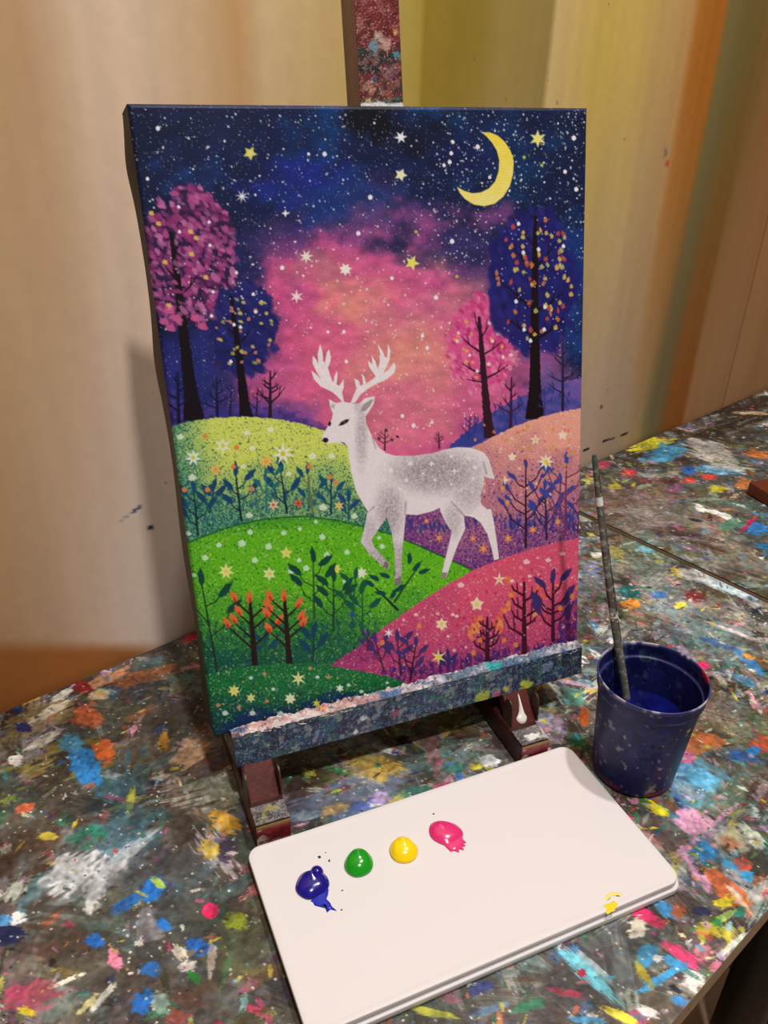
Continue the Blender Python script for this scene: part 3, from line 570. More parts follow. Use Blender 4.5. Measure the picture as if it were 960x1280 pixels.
# ------------------------------------------------------------------ paint for the tables
SAT = [(54, 150, 206), (40, 120, 200), (34, 84, 170), (26, 34, 92), (232, 230, 224), (236, 234, 230), (222, 202, 50), (214, 190, 40), (216, 116, 60), (196, 84, 48), (190, 52, 52), (212, 52, 112), (226, 150, 186), (196, 160, 204),
       (44, 140, 80), (22, 92, 74), (60, 150, 140), (170, 190, 60), (232, 214, 170), (206, 220, 206), (120, 60, 40), (36, 30, 30), (220, 120, 130), (120, 190, 210)]
MUT = [(72, 118, 118), (96, 112, 128), (164, 132, 146), (104, 100, 54), (186, 182, 176), (92, 66, 48), (44, 38, 36), (60, 84, 76), (128, 112, 96), (110, 120, 104), (58, 50, 60), (146, 150, 150), (84, 58, 44), (62, 70, 92), (90, 100, 80)]
def paint_table(a0, a1, b0, b1, cell, seed, nbig, nmid, nsmall, ndot, spots=None, dark=None):
    nc = int(round((a1 - a0) / cell)) + 1; nr = int(round((b1 - b0) / cell)) + 1
    a = np.linspace(a0, a1, nc); b = np.linspace(b1, b0, nr)
    A, B = np.meshgrid(a, b)
    R = Raster(A, B, cell * 9)
    g = np.random.default_rng(seed)
    n = fbm(A * 18, B * 18, seed, 5)[..., None]; n2 = fbm(A * 60, B * 60, seed + 4, 4)[..., None]; n3 = fbm(A * 9, B * 9, seed + 8, 3)[..., None]
    base = np.array((60, 52, 46.)) * (1 - n) + np.array((98, 88, 80.)) * n
    base = base + (n3 - .5) * np.array((10, 30, 44.)) + (n2 - .5) * 60
    warm = (dark(A, B) if dark else np.zeros_like(A))[..., None]
    base = base * (1 - warm) + (np.array((66, 44, 34.)) + (n2 - .5) * 50) * warm
    R.img[:] = np.clip(base, 8, 255)
    wm = (lambda x, y: float(dark(np.array(x), np.array(y)))) if dark else (lambda x, y: 0.)
    def one(rr, pal, al, asp, rag, streak, h, keep=1.0, mute=0.0):
        x, y = rc(g, a0, a1), rc(g, b0, b1); r = rc(g, *rr); asp_ = rc(g, *asp)
        c = pick(g, pal) + g.normal(0, 9, 3); k = g.random(); ang = rc(g, 0, 3.14)
        busy = float(sstep(.20, .40, x)) if a0 < 0 else .75           # the right half has seen more paint
        if k > keep + (1 - keep) * busy: return
        mu = mute * (1 - .5 * busy); c = c * (1 - mu) + (c.mean() * .55 + np.array((84, 78, 70.)) * .45) * mu
        R.dab(x, y, r * asp_, r / asp_, ang, np.clip(c, 5, 250), rc(g, *al), rag, streak, int(g.integers(200)), .3, h)
    ar = (a1 - a0) * (b1 - b0) / .43
    for k in range(int(nbig * ar)): one((.010, .034), MUT, (.25, .6), (1, 1.9), .7, .4, .1)
    for k in range(int(nbig * 1.2 * ar)): one((.005, .014), MUT + [(30, 26, 26), (36, 32, 30), (60, 52, 46), (24, 24, 26)], (.35, .8), (1, 2.0), .7, .5, .25, 1, .2)
    pale = [(190, 196, 196), (206, 206, 202), (150, 176, 180), (120, 160, 172), (176, 166, 176), (170, 180, 164)]
    for k in range(int(nbig * .8 * ar)): one((.005, .016), pale, (.3, .75), (1.2, 2.4), .8, .6, .25, .12, 0)
    gr = sstep(.52, .70, fbm(A * 30, B * 30, seed + 15, 5))[..., None] * .35
    R.img[:] = R.img * (1 - gr) + np.array((70, 64, 58.)) * gr
    for k in range(int(nmid * 1.25 * ar)): one((.0022, .0072), MUT + SAT, (.5, .95), (1, 2.4), .65, .45, .4, .5, .35)
    if spots: spots(R, A, B, g)
    for k in range(int(nsmall * ar)): one((.0008, .0030), SAT + MUT, (.6, 1), (1, 2.4), .5, .3, .6, .36, .3)
    # spatter
    def dots(k, r, pal, al):
        for _ in range(int(k * ar)):
            R.dab(rc(g, a0, a1), rc(g, b0, b1), rc(g, *r), rc(g, *r), 0, pick(g, pal), rc(g, *al), .1, 0, 0, .5, .8)
    dots(ndot, (.0005, .0013), [(222, 216, 206), (200, 190, 176), (190, 150, 80), (226, 224, 220), (40, 34, 32), (70, 130, 150)], (.5, 1))
    R.img *= (1 + (fbm(A * 320, B * 320, seed + 2, 2) - .5) * .55 + (fbm(A * 45, B * 45, seed + 12, 4) - .5) * .7)[..., None]
    z = R.hgt * .0005 + (fbm(A * 120, B * 120, seed + 3, 3) - .5) * .0004
    P = DX * A[..., None] + DN * B[..., None] + DZ * (z - .0004)[..., None]
    return P, lin(np.clip(R.img, 6, 250))

def near_spots(R, A, B, g):
    X, Y = project(DX * A[..., None] + DN * B[..., None])
    S = Raster(X, Y, 14); S.img = R.img; S.hgt = R.hgt
    WHT = (216, 220, 224)
    def sm(x, y, rx, ry, ang, c, al=.9, rag=.5, st=.3, sd=0, h=.6): S.dab(x, y, rx, ry, ang, c, al, .06 if al == .999 else rag, 0 if al == .999 else st, sd, .12 if al == .999 else .3, h)
    # large worn patches
    for x, y, rx, ry, an, c, al in [(120, 1075, 90, 48, -.5, (130, 142, 150), .55), (210, 1100, 70, 60, .6, (62, 70, 78), .6), (90, 1180, 90, 50, .1, (64, 52, 44), .6), (150, 1040, 60, 40, -.3, (36, 84, 100), .5), (60, 1000, 70, 40, -.2, (70, 62, 52), .5),
        (250, 1160, 60, 60, .5, (60, 66, 62), .6), (300, 1180, 40, 80, .3, (96, 110, 70), .45), (70, 950, 70, 26, -.3, (128, 118, 52), .7), (80, 955, 42, 20, -.4, (58, 50, 44), .9), (40, 900, 60, 20, -.35, (150, 130, 70), .5), (430, 1000, 90, 22, -.3, (96, 108, 136), .75), (560, 945, 60, 18, -.3, (90, 116, 110), .7),
        (850, 750, 110, 40, .35, (150, 150, 146), .55), (900, 700, 70, 24, .3, (196, 214, 222), .6), (800, 690, 60, 30, .2, (110, 130, 110), .5), (880, 800, 70, 30, .4, (120, 150, 160), .5), (900, 900, 60, 60, .3, (96, 84, 60), .5), (740, 720, 40, 30, 0, (130, 140, 160), .4),
        (870, 980, 40, 40, .3, (84, 150, 186), .6), (930, 960, 40, 60, .3, (100, 120, 96), .5), (760, 1200, 60, 60, .7, (70, 72, 76), .7), (700, 1230, 40, 40, .2, (74, 70, 72), .6), (560, 1240, 90, 30, -.2, (80, 96, 88), .5)]: sm(x, y, rx, ry, an, c, al, .6, .4, x % 97, .1)
    # strokes and blots seen in the photograph
    L = [(88, 1090, 44, 24, -.6, WHT, .95), (120, 1110, 14, 36, .3, WHT, .9), (150, 1075, 60, 10, -.7, (196, 200, 206), .6), (108, 955, 20, 34, -.6, (42, 130, 204), .95), (88, 930, 18, 14, .3, (80, 150, 190), .9), (130, 940, 14, 18, -.3, (206, 96, 48), .9), (110, 895, 22, 16, .2, (190, 92, 52), .8),
         (190, 1112, 22, 14, -.7, (30, 110, 196), .98), (160, 1128, 30, 7, -.5, (30, 110, 196), .95), (118, 1176, 14, 12, .2, (28, 112, 206), .98), (205, 1155, 12, 7, .7, (30, 112, 200), .95), (248, 1184, 20, 13, .1, (30, 104, 196), .98), (190, 1212, 14, 12, .4, (36, 110, 196), .9), (178, 1252, 13, 20, .5, (28, 104, 190), .95),
         (263, 1138, 11, 10.5, 0, (222, 30, 92), .999), (8, 1168, 28, 16, 0, (24, 30, 70), .98), (20, 1148, 12, 10, -.4, (220, 226, 234), .95), (0, 1150, 16, 8, 0, (70, 140, 200), .9), (144, 1200, 9, 15, -.2, (220, 130, 160), .95), (130, 1245, 5, 30, .75, (226, 226, 214), .98), (110, 1255, 5, 20, .8, (206, 200, 140), .95),
         (110, 1046, 24, 15, -.2, (30, 128, 96), .75), (108, 1050, 13, 8, -.2, (84, 96, 96), .8), (60, 1045, 14, 6, 0, (190, 170, 60), .9), (30, 1010, 16, 7, -.3, (200, 96, 60), .9), (225, 1190, 14, 8, .8, (212, 204, 188), .95), (235, 1207, 12, 8, -.2, (206, 204, 196), .9), (264, 1195, 6, 26, .1, (206, 188, 180), .8), (243, 1222, 12, 7, .8, (40, 130, 50), .95),
         (198, 1104, 12, 6, .6, (176, 206, 80), .95), (295, 1152, 18, 14, .3, (170, 184, 40), .85), (280, 1028, 22, 14, .5, (190, 140, 40), .8), (262, 1062, 16, 14, .2, (200, 170, 60), .8), (283, 1060, 12, 20, .2, (64, 50, 76), .9), (240, 940, 28, 18, -.5, (200, 160, 124), .8), (205, 925, 8, 14, .1, (196, 140, 40), .9),
         (180, 845, 46, 11, -.2, (186, 100, 58), .7), (130, 850, 40, 7, -.45, (200, 140, 100), .7), (122, 868, 18, 9, -.2, (206, 176, 140), .8), (100, 858, 18, 9, 0, (130, 30, 34), .9), (237, 797, 12, 6, -.3, (200, 50, 60), .95), (60, 890, 30, 6, -.5, (206, 200, 180), .85), (55, 925, 30, 6, -.5, (216, 210, 200), .85), (28, 908, 14, 8, .2, (30, 40, 100), .9),
         (22, 886, 10, 7, .2, (26, 44, 90), .9), (20, 950, 12, 8, -.2, (216, 214, 206), .9), (78, 868, 16, 5, -.5, (230, 226, 214), .9), (40, 870, 20, 8, -.4, (190, 170, 70), .8), (10, 875, 20, 6, -.4, (206, 180, 80), .8), (40, 1245, 40, 18, -.3, (170, 70, 90), .75), (22, 1240, 18, 12, 0, (190, 70, 110), .8), (34, 1265, 14, 7, .3, (220, 196, 40), .9), (85, 1225, 26, 3, -.4, (214, 206, 190), .9),
         (318, 1262, 14, 6, .5, (216, 60, 100), .9), (270, 1282, 10, 6, 0, (190, 40, 90), .9), (235, 1250, 26, 14, .4, (90, 60, 50), .8), (200, 1255, 12, 18, -.2, (150, 180, 170), .7),
         (470, 960, 44, 16, .25, (176, 140, 40), .65), (540, 935, 12, 40, -.15, (150, 90, 96), .6), (505, 925, 10, 7, 0, (24, 16, 16), .95), (420, 1010, 20, 7, -.2, (190, 150, 80), .7), (455, 1006, 26, 7, -.3, (70, 90, 170), .7), (475, 998, 16, 12, 0, (186, 150, 200), .7), (385, 1020, 20, 7, -.2, (130, 150, 170), .8), (612, 950, 16, 9, .2, (216, 220, 224), .85), (596, 958, 9, 5, 0, (200, 200, 50), .9),
         (330, 985, 10, 5, 0, (190, 110, 40), .8), (520, 990, 22, 8, -.2, (50, 120, 110), .7), (570, 960, 20, 8, -.2, (40, 100, 80), .7),
         # right of the easel, round the cup
         (700, 845, 20, 9, .2, (190, 140, 50), .9), (690, 862, 22, 10, .8, (210, 216, 214), .8), (715, 870, 18, 12, .3, (80, 140, 130), .8), (727, 826, 9, 8, 0, (230, 230, 226), .95), (712, 838, 18, 3, .5, (222, 180, 190), .9), (725, 855, 40, 3, .2, (206, 170, 196), .8), (730, 895, 8, 14, 0, (206, 96, 40), .95), (722, 925, 14, 9, .2, (24, 110, 84), .9), (690, 910, 20, 16, .2, (150, 126, 160), .6), (680, 895, 14, 10, 0, (170, 180, 206), .8),
         (788, 755, 14, 8, .1, (228, 150, 60), 1), (851, 756, 9, 5, 0, (226, 210, 80), 1), (785, 740, 16, 9, .1, (20, 100, 96), .95), (868, 745, 16, 8, 0, (120, 44, 50), .9), (824, 743, 12, 5, 0, (60, 120, 190), .9), (880, 832, 9, 6, .2, (226, 50, 110), 1), (845, 715, 10, 5, .5, (220, 190, 40), .95), (811, 675, 10, 6, 0, (170, 180, 50), .9), (806, 688, 14, 6, .1, (120, 190, 206), .9), (770, 690, 12, 8, .3, (170, 160, 80), .8), (745, 693, 10, 5, 0, (220, 222, 220), .9), (740, 710, 12, 10, .2, (130, 140, 180), .7),
         (910, 730, 52, 13, .42, (196, 220, 232), .85), (870, 720, 26, 8, .3, (226, 230, 232), .8), (900, 805, 26, 5, .35, (60, 90, 150), .8), (940, 830, 26, 7, .7, (60, 130, 200), .9), (930, 850, 20, 6, .5, (70, 130, 170), .85), (915, 788, 40, 2.5, .35, (216, 196, 200), .9), (935, 820, 10, 4, .4, (220, 150, 60), .9), (950, 930, 14, 12, 0, (190, 80, 50), .9), (930, 945, 26, 7, .2, (40, 90, 170), .9), (943, 938, 10, 6, 0, (30, 120, 200), .9),
         (858, 945, 12, 22, .3, (224, 110, 170), .95), (872, 968, 32, 15, .4, (88, 164, 206), .9), (884, 925, 34, 11, .2, (196, 100, 50), .8), (870, 935, 20, 8, .1, (190, 120, 60), .8), (820, 1010, 22, 7, .6, (222, 206, 40), .98), (800, 1000, 14, 7, .3, (70, 130, 60), .9), (793, 1002, 7, 5, 0, (220, 140, 180), .95), (868, 1030, 26, 22, .7, (222, 160, 196), .95), (895, 1025, 40, 4, -.6, (216, 160, 190), .9), (860, 1062, 22, 10, -.3, (222, 160, 196), .9), (870, 1090, 34, 6, 1.0, (206, 150, 190), .95),
         (885, 1098, 8, 9, 0, (228, 166, 200), .98), (880, 1065, 24, 16, .5, (40, 130, 196), .95), (912, 1080, 20, 6, .5, (60, 150, 200), .9), (935, 1095, 10, 9, 0, (50, 150, 206), .98), (918, 1048, 24, 18, 0, (170, 170, 150), .8), (913, 1055, 14, 8, .5, (196, 120, 80), .7), (940, 1045, 24, 10, .8, (206, 222, 202), .95), (908, 1110, 44, 15, .75, (206, 104, 58), .95), (925, 1125, 34, 4, .85, (236, 200, 170), .9), (930, 1080, 12, 9, .5, (200, 80, 60), .9),
         (905, 1127, 13, 8, -.3, (214, 200, 40), .98), (925, 1139, 9, 7, 0, (30, 130, 110), .95), (905, 1146, 18, 5, -.5, (170, 200, 100), .9), (893, 1156, 12, 9, 0, (20, 130, 60), .8), (885, 1162, 14, 12, 0, (206, 170, 40), .8), (878, 1140, 14, 8, 0, (30, 34, 80), .9), (830, 1135, 26, 8, .6, (54, 140, 200), .95), (848, 1140, 10, 12, .2, (180, 90, 50), .85), (802, 1142, 34, 8, .45, (204, 40, 96), .98), (855, 1196, 34, 10, .65, (214, 60, 112), .98), (846, 1205, 26, 7, .7, (60, 150, 206), .95),
         (797, 1160, 14, 14, 0, (220, 216, 196), .9), (808, 1195, 16, 16, 0, (60, 150, 200), .95), (822, 1198, 8, 5, 0, (226, 226, 230), .95), (828, 1222, 36, 8, -.55, (60, 150, 206), .95), (735, 1215, 62, 12, .75, (108, 192, 210), .98), (740, 1205, 40, 6, .75, (150, 170, 180), .8), (728, 1216, 6, 6, 0, (170, 30, 60), .95), (803, 1215, 7, 24, -.5, (190, 170, 40), .85), (776, 1270, 26, 7, .5, (214, 200, 60), .95), (735, 1275, 26, 5, .1, (70, 150, 200), .9), (706, 1240, 24, 6, .2, (190, 60, 90), .85),
         (868, 1225, 16, 14, .3, (226, 224, 220), .85), (850, 1250, 12, 6, .1, (50, 130, 200), .95), (845, 1237, 10, 5, .6, (26, 30, 40), .95), (915, 1182, 30, 5, -.7, (216, 226, 216), .9), (880, 1190, 12, 12, 0, (210, 120, 130), .7), (896, 1208, 9, 10, 0, (226, 130, 160), .9), (810, 1265, 16, 7, .4, (214, 212, 214), .85), (660, 1258, 30, 8, -.3, (40, 110, 80), .8), (610, 1262, 30, 6, -.3, (90, 130, 170), .7), (540, 1265, 30, 6, .2, (190, 190, 60), .8), (600, 1235, 22, 8, -.4, (40, 50, 130), .7)]
    for k, (x, y, rx, ry, an, c, al) in enumerate(L): sm(x, y, rx, ry, an, c, al, .42, .22, k)
def far_spots(R, A, B, g):
    X, Y = project(DX * A[..., None] + DN * B[..., None])
    S = Raster(X, Y, 14); S.img = R.img; S.hgt = R.hgt
    for x, y, rx, ry, an, c, al in [(830, 650, 100, 26, .1, (136, 124, 116), .7), (800, 620, 70, 18, 0, (120, 96, 86), .6), (900, 560, 80, 22, -.2, (60, 52, 46), .6), (930, 510, 60, 20, -.3, (48, 38, 30), .8), (900, 540, 60, 8, -.4, (44, 36, 28), .8), (930, 700, 60, 26, .3, (140, 138, 130), .6), (940, 665, 40, 20, .3, (70, 84, 84), .6)]: S.dab(x, y, rx, ry, an, c, al, .6, .4, int(x), .4, .1)
    for k, (x, y, rx, ry, an, c, al) in enumerate([(812, 555, 34, 8, -.18, (206, 196, 50), .95), (832, 566, 30, 11, -.2, (70, 150, 190), .95), (890, 565, 34, 14, .3, (196, 190, 184), .85), (900, 588, 34, 6, .1, (90, 160, 206), .9), (910, 585, 30, 5, .1, (206, 206, 204), .8), (886, 596, 10, 4, 0, (200, 60, 50), .9), (862, 600, 9, 4, 0, (204, 60, 50), .9), (860, 588, 10, 6, 0, (30, 90, 170), .9),
                   (897, 611, 14, 5, 0, (206, 190, 60), .9), (785, 590, 12, 5, 0, (206, 50, 60), .9), (755, 580, 8, 5, 0, (206, 60, 90), .9), (875, 635, 8, 5, .5, (230, 230, 222), 1), (905, 645, 26, 4.5, .42, (230, 230, 222), 1), (940, 516, 24, 2.5, .03, (196, 170, 140), .95), (945, 660, 20, 8, .1, (50, 130, 210), .95), (935, 655, 16, 4, -.7, (190, 50, 90), .95), (915, 655, 18, 9, -.3, (80, 130, 110), .8), (955, 683, 12, 4, .1, (40, 140, 210), .95), (947, 568, 16, 6, .1, (210, 120, 60), .9),
                   (770, 608, 10, 4, 0, (200, 180, 60), .8), (736, 600, 8, 6, 0, (210, 200, 110), .9), (815, 600, 40, 4, .1, (100, 50, 50), .6), (845, 610, 10, 5, 0, (150, 90, 150), .8), (930, 605, 12, 8, 0, (206, 120, 60), .8), (800, 640, 50, 6, .1, (176, 166, 164), .5), (870, 650, 12, 2, .2, (30, 26, 26), .8)]): S.dab(x, y, rx, ry, an, c, al, .45, .25, k, .3, .6)

def build_table(name, label, a0, a1, cell, seed, spots, counts, dark, legs):
    b0, b1 = .087, .575
    P, C = paint_table(a0, a1, b0, b1, cell, seed, *counts, spots, dark)
    root = empty(name, T((a0 + a1) / 2, (b0 + b1) / 2, -.74)); tag(root, label, 'table')
    m = MB(); m.grid(P, C, flip=True); m.build('tabletop', M_TABLE, root)
    m = MB(); m.box(T(a0, b0, -.0225), DX * (a1 - a0), DN * (b1 - b0), DZ * .0215, lin((150, 128, 104)))
    bevel(m.build('edge_band', M_WOOD, root, smooth=False), .003)
    for a, b in legs:
        m = MB()
        t = np.linspace(0, 2 * np.pi, 33)[:-1]
        Pp = np.array([[T(a + r * math.cos(x), b + r * math.sin(x), z) for x in t] for r, z in [(.0, -.716), (.026, -.716), (.027, -.71), (.027, -.0235), (0, -.0235)]])
        m.grid(Pp, lin((20, 17, 16)), wrap=True); lg = m.build('leg', M_BLACK, root)
        m = MB()
        Pp = np.array([[T(a + r * math.cos(x), b + r * math.sin(x), z) for x in t] for r, z in [(.0, -.74), (.040, -.74), (.041, -.736), (.041, -.722), (.037, -.717), (0, -.7165)]])
        m.grid(Pp, lin((16, 14, 14)), wrap=True); m.build('foot', M_BLACK, lg)
    return root
build_table('work_table', 'near work table crusted with paint, holding the easel and blue cup', -.16, .742, .00075, 21, near_spots, (420, 1700, 3600, 5200), None, [(.713, .138), (-.11, .145), (.69, .52), (-.11, .52)])
build_table('work_table', 'far paint splattered work table behind the dark seam, carrying the brown block', .7500, 1.62, .0016, 33, far_spots, (420, 1300, 2200, 3000), None, [(.800, .140), (1.56, .145), (.80, .52), (1.56, .52)])

# ------------------------------------------------------------------ wall and floor
def build_wall():
    a0, a1, z0, z1 = -1.0, 3.4, -.74, 1.9
    a = np.concatenate([np.linspace(a0, -.05, 30), np.linspace(-.04, 1.6, 1000), np.linspace(1.61, a1, 30)])
    z = np.concatenate([np.linspace(z1, .63, 30), np.linspace(.62, -.06, 340), np.linspace(-.07, z0, 12)])
    A, Z = np.meshgrid(a, z)
    stops = [(-1.0, (170, 136, 96), (176, 146, 120)), (.10, (170, 134, 92), (160, 124, 92)), (.16, (178, 146, 108), (180, 152, 128)), (.20, (178, 144, 108), (200, 180, 166)), (.235, (198, 174, 150), (206, 190, 180)), (.28, (200, 177, 154), (202, 186, 175)), (.33, (190, 160, 122), (194, 172, 154)),
             (.352, (182, 144, 98), (186, 162, 140)), (.375, (196, 170, 130), (186, 162, 140)), (.44, (184, 158, 106), (184, 162, 130)), (.50, (168, 146, 82), (176, 156, 118)), (.530, (160, 140, 62), (176, 156, 118)), (.536, (138, 114, 40), (170, 150, 110)), (.60, (138, 116, 46), (170, 150, 110)), (.628, (142, 122, 66), (172, 150, 118)),
             (.696, (144, 124, 70), (172, 152, 124)), (.704, (194, 168, 114), (174, 154, 130)), (.735, (192, 164, 100), (174, 154, 132)), (.78, (184, 158, 80), (172, 150, 132)), (.85, (186, 158, 88), (172, 150, 132)), (.90, (180, 146, 92), (166, 144, 126)), (.94, (176, 136, 84), (158, 138, 116)), (.955, (164, 104, 40), (156, 132, 106)),
             (.985, (158, 96, 30), (150, 124, 92)), (1.006, (152, 92, 30), (110, 100, 72)), (1.018, (112, 98, 58), (102, 92, 64)), (1.045, (110, 96, 56), (108, 88, 56)), (1.062, (108, 92, 50), (132, 80, 34)), (1.105, (110, 88, 44), (130, 78, 32)), (1.118, (112, 86, 44), (148, 108, 72)), (1.17, (136, 94, 54), (150, 112, 78)), (1.235, (146, 98, 58), (150, 112, 78)), (1.40, (150, 106, 70), (146, 106, 70)), (2.6, (150, 110, 76), (150, 110, 76))]
    ks = np.array([s[0] for s in stops]); ct = np.array([s[1] for s in stops], float); cb = np.array([s[2] for s in stops], float)
    wob = (fbm(A * 2, Z * 3, 3, 3) - .5) * .02
    t = np.clip((Z - .06) / .42 + (fbm(A * 14, Z * 3, 4, 3) - .5) * .25, 0, 1)
    f = lambda c: np.stack([np.interp(A + wob * sstep(.5, 1, A), ks, c[:, i]) for i in range(3)], -1)
    img = f(cb) * (1 - t[..., None]) + f(ct) * t[..., None]
    img *= (1 + (fbm(A * 42, Z * 2.0, 6, 4) - .5) * .10)[..., None]
    def over(al, c):
        img[:] = img * (1 - al[..., None]) + np.array(c, float) * al[..., None]
    # soft-edged brown band along the foot of the wall at the left
    zl = .060 - .50 * (A - .105) + (fbm(A * 30, Z * 30, 8, 2) - .5) * .004
    over(sstep(.010, -.010, Z - np.maximum(zl, -.01)) * sstep(.26, .20, A) * .92, (142, 86, 40))
    over(sstep(.10, 0, np.abs(A - .095) / .4) * 0, (0, 0, 0))
    # board joint at the right
    over(sstep(.0022, .0010, np.abs(A - 1.231 - (Z - .2) * .004)) * .55, (92, 64, 40))
    # chipped strip at the foot of the pale panel
    strip = sstep(.965, .955, A) * sstep(.70, .72, A)
    over(strip * sstep(.0022, .0012, np.abs(Z - .022 - (fbm(A * 90, Z * 0, 9, 2) - .5) * .005)) * sstep(.42, .50, fbm(A * 90, Z * 8, 10, 2)), (40, 30, 28))
    rg = np.random.default_rng(8)
    for _ in range(60):
        x, y = rc(rg, .0, 1.4), rc(rg, .05, .6); r = rc(rg, .0006, .0014)
        over(sstep(r * 1.4, r * .6, np.hypot(A - x, Z - y)) * .6, (96, 74, 60))
    for x, y, r, c in [(.934, .388, .006, (120, 110, 100)), (.941, .377, .005, (176, 78, 60)), (.240, .119, .003, (30, 24, 40)), (.885, .078, .003, (90, 70, 60))]: over(sstep(1.2, .6, np.hypot((A - x) / r, (Z - y) / r) + (fbm(A * 200, Z * 200, 3, 2) - .5)) * .9, c)
    q_ = (A - .2305) / .0055; over(sstep(1.1, .6, np.hypot(q_, (Z - .1405 - q_ * .0018) / .0020)) * .9, (30, 50, 104))
    q_ = (A - .2205) / .008; over(sstep(1.1, .3, np.hypot(q_, (Z - .1365 - q_ * .003) / .0014)) * .45, (60, 76, 116))
    P = DX * A[..., None] + DN * .580 + DN * (fbm(A * 30, Z * 6, 2, 2) - .5)[..., None] * 0.0006 + DZ * Z[..., None]
    m = MB(); m.grid(P, np.clip(lin(img) * 1.42, 0, .9), flip=True)
    m.box(T(a0, .5806, z0), DX * (a1 - a0), DN * .10, DZ * (z1 - z0), lin((160, 130, 100)))
    tag(m.build('wall_back', M_WALL), kind='structure')
    # tiled floor, beige and brown
    m = MB(); s = .16
    m.box(T(-1.0, -1.0, -.80), DX * 4.4, DN * 1.58, DZ * .0575, lin((120, 100, 84)))
    for i in range(27):
        for j in range(9):
            c = [(214, 186, 154), (150, 104, 70), (206, 176, 146), (140, 96, 64)][(2 * (i // 2 % 2) + (i + j + 1) % 2) % 4]
            m.box(T(-1.0 + i * s + .002, -.86 + j * s + .002, -.743), DX * (s - .004), DN * (s - .004), DZ * .003, lin(c))
    tag(m.build('floor', M_FLOOR, smooth=False), kind='structure')
build_wall()

